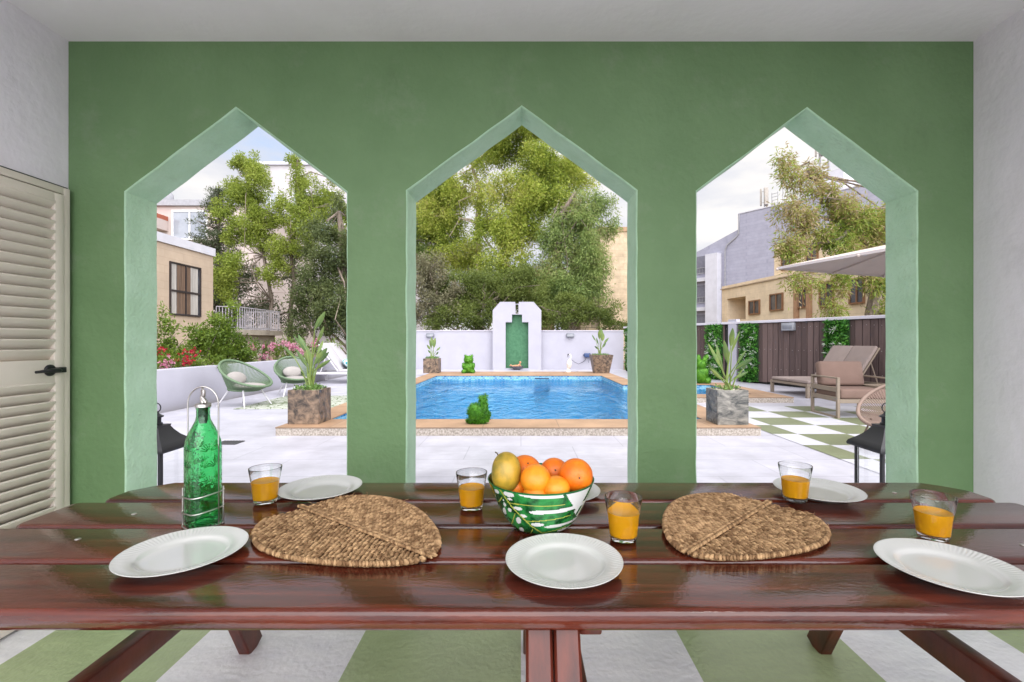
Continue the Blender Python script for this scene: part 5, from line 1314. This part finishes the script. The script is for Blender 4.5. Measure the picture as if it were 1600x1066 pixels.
# left: conifer, light trees, dark pine
def conifer(lab, base, h, r0, seed):
    rg = np.random.default_rng(seed); t = thing('conifer_tree', lab, 'tree', base); b = MB()
    b.tube([base, (base[0],base[1],h)], [.2,.03], 7); P = []; Rr = []
    z = 2.0
    while z < h:
        f = 1-(z/h)**1.25; L_ = r0*f*rg.uniform(.75,1.1)+.1
        for k in range(5):
            a = rg.uniform(0,6.283); e = Vector((base[0]+L_*math.cos(a), base[1]+L_*math.sin(a), z+L_*.18)); s = Vector((base[0],base[1],z-L_*.05))
            b.tube([s, s.lerp(e,.5)+Vector((0,0,-.08*L_)), e], [.045,.03,.012], 5, caps=False)
            m_ = max(2, int(L_/.28))
            for q in range(m_):
                tq = (q+1)/m_; c = s.lerp(e,tq); P.append((c.x+rg.normal()*.08, c.y+rg.normal()*.08, c.z-.06+rg.normal()*.05)); Rr.append(.34*(1.1-.45*tq)+.05)
        z += .36
    obj('trunk', b, m_bark, t, world=True)
    mesh_quads('crown', clump_leaves(rg, P, Rr, 55, .16, .035, 0, .6, .5), lm_con, t)
conifer('grey green conifer with a pointed top standing behind the beige house', (-15.4,23.5,0), 9.2, 3.0, 31)
tree('pepper_tree', 'light green feathery tree with bare branching stems, nearest the conifer', 'tree', (-13.0,23.2,0), [(-13.0,23.2,0), W(425,470,23.2), W(412,400,23.2), W(392,330,23.2), W(388,280,23.2)],
  [(385,258,26,20,23.2),(400,280,24,22,23),(362,285,20,14,23.2),(378,305,32,22,23),(345,325,24,16,22.8),(408,330,22,20,23),(395,355,30,24,22.8),(370,370,24,16,22.6),(358,420,22,32,21.5),(352,450,20,20,21.4),(410,300,14,24,23),(425,425,24,18,22.5),(412,372,16,20,23),(430,395,18,16,22.8)], lm_light, m_bark, .46, .34, 230, .115, .05, droop=.2, r0=.11, n_limb=36, seed=17, wander=.35)
tree('pepper_tree', 'light green feathery tree of tall narrow clumps beside the dark pine', 'tree', (-9.8,23.6,0), [(-9.8,23.6,0), W(462,470,23.6), W(455,400,23.6), W(465,330,23.6), W(462,280,23.6)],
  [(463,258,14,14,23.6),(466,280,18,18,23.5),(480,310,20,36,23.5),(448,320,16,26,23.3),(468,345,28,24,23),(435,345,14,20,23.2),(512,320,12,32,23.8),(495,330,16,30,23.6),(450,385,24,20,22.8),(480,375,22,26,23),(540,340,18,40,24),(498,292,12,20,23.8),(525,300,12,22,24)], lm_light, m_bark, .46, .34, 230, .115, .05, droop=.2, r0=.11, n_limb=36, seed=18, wander=.35)
tree('pine_tree', 'dense dark green pine filling the space behind the white lounger', 'tree', (-7.6,21,0), [(-7.6,21,0), W(540,470,21), W(535,400,21), W(530,330,21)],
  [(525,330,22,18,21),(508,370,34,28,21),(535,400,38,40,21),(490,395,24,18,20.6),(500,440,36,34,20.6),(478,470,28,30,20.4),(525,480,44,46,20.4),(480,510,34,24,20.2),(575,400,40,80,21.5),(560,500,40,40,21)], lm_dark, m_bark, .50, .36, 150, .13, .045, r0=.25, n_limb=30, seed=19)
# right: hanging eucalyptus
tree('eucalyptus_tree', 'brownish green eucalyptus with leaning trunk hanging over the brown fence', 'tree', (12.1,15.2,0), [(12.1,15.2,0), W(1362,490,15.2), W(1372,440,15.2), W(1366,410,15), W(1335,350,14.8), W(1300,300,14.8), W(1260,270,14.8)],
  [(1228,245,14,10,14.8),(1240,265,16,10,14.6),(1256,285,16,14,14.6),(1270,262,12,8,14.8),(1290,300,20,16,14.6),(1230,325,20,22,14.4),(1262,335,26,26,14.4),(1310,320,30,26,14.6),(1345,345,30,30,14.8),(1372,370,28,40,15),(1225,375,12,20,14.2),(1250,385,22,22,14.2),(1300,375,38,24,14.4),(1340,390,34,20,14.6),(1260,430,30,10,14.2),(1310,440,36,16,14.4),(1360,440,24,18,14.8),(1300,478,10,16,14.4),(1380,480,20,14,15),(1400,400,40,80,16),(1430,330,40,50,16)], lm_euc3, m_bark, .40, .33, 190, .165, .036, droop=.75, r0=.22, n_limb=30, seed=20, wander=.3)
tree('background_tree', 'dark green tree mass low behind the light pepper trees', 'tree', (-13.5,27,0), [(-13.5,27,0),(-13.5,27,3),(-13.3,27,5)], [(360,450,40,50,26.5),(420,490,40,30,26.5),(470,420,40,40,27),(400,510,60,20,26)], lm_dark, m_bark, .8, .6, 110, .16, .06, r0=.2, n_limb=10, seed=22)

# shrubs and flowers behind the low wall
def shrub(name, lab, base, ells, leafm, per, ln, wd, spacing, cr, seed, stems=14, flowers=None, group=None):
    rng = np.random.default_rng(seed); t = thing(name, lab, 'shrub', base, group=group)
    C = fill_ellipsoids(rng, ells, spacing); b = MB()
    for i in rng.permutation(len(C))[:stems]:
        e = Vector(C[i]); s = Vector(base)+Vector((rng.normal()*.12, rng.normal()*.12, 0)); b.tube([s, s.lerp(e,.5)+Vector(rng.normal(size=3))*.06, e], [.018,.013,.005], 5, caps=False)
    obj('stems', b, m_bark, t, world=True)
    mesh_quads('foliage', clump_leaves(rng, C, cr*rng.uniform(.7,1.3,len(C)), per, ln, wd, 0, .55), leafm, t)
    if flowers:
        fe, fm, n, sz = flowers
        F = fill_ellipsoids(rng, fe, .16)
        F = np.concatenate([F+rng.normal(size=F.shape)*.05 for _ in range(n)]); P = np.repeat(F, 5, 0)
        mesh_quads('blossoms', leaf_arrays(rng, P, unit(rng.normal(size=P.shape)+np.array([0,-.4,.3])), sz, sz*.8), fm, t)
fl_red = leaf_mat('red_blossom', [(.30,.008,.025), (.48,.03,.06)], trans=.25); fl_pink = leaf_mat('pink_blossom', [(.42,.10,.20), (.56,.24,.34), (.62,.42,.47)], trans=.25)
b0 = W(318,620,11)
shrub('leafy_shrub', 'tall bright green shrub with upright shoots behind the low white wall', (-7.9,11.2,0), [(345,540,30,32,11.2),(325,545,22,30,11.2),(365,545,20,26,11.2),(362,500,7,24,11.2),(332,505,9,20,11.2),(310,540,16,26,11.2),(345,510,18,18,11.2),(365,480,3,14,11.2),(380,550,14,22,11.4)], lm_shrub, 60, .085, .034, .21, .16, 41, 26)
shrub('leafy_shrub', 'thin yellow green shrub with long shoots at the window side of the bed', (-7.6,9.6,0), [(256,500,5,34,9.6),(265,520,10,24,9.6),(290,525,12,14,9.6),(262,545,20,18,9.6),(295,550,18,14,9.8),(245,540,20,26,9.6),(220,520,20,40,9.6)], lm_shrub, 44, .08, .032, .20, .14, 42, 22)
shrub('oleander_shrub', 'oleander covered in red and pink blossoms next to the low white wall', (-6.85,9.3,0), [(275,565,28,10,9.3),(310,570,24,8,9.3),(250,560,16,12,9.3),(340,570,18,7,9.6)], lm_shrub, 46, .11, .024, .19, .15, 43, 14, ([(300,566,10,6,9.0),(282,560,10,7,9.0),(250,548,7,4,9.0),(305,552,12,4,9.2)], fl_red, 5, .042))
shrub('oleander_shrub', 'small pale pink flowering oleander beside the red one', (-6.8,8.8,0), [(262,568,12,8,8.9),(250,572,10,6,8.9)], lm_shrub, 40, .10, .024, .18, .13, 45, 8, ([(265,565,7,5,8.75),(255,572,5,3,8.75)], fl_pink, 5, .040))
shrub('oleander_shrub', 'long oleander hedge with pink blossoms behind the rope tub chairs', (-7.4,13.6,0), [(400,552,20,16,13.4),(430,550,20,16,13.6),(460,548,20,16,13.8),(490,548,20,12,14),(380,560,16,12,13),(515,545,16,10,14.2)], lm_shrub, 60, .12, .026, .26, .2, 44, 20, ([(420,542,10,5,13.0),(455,542,12,6,13.2),(470,550,8,6,13.2),(395,545,7,4,12.8),(415,556,8,4,12.8),(490,537,12,3,13.6),(440,537,16,3,13.4)], fl_pink, 6, .048))
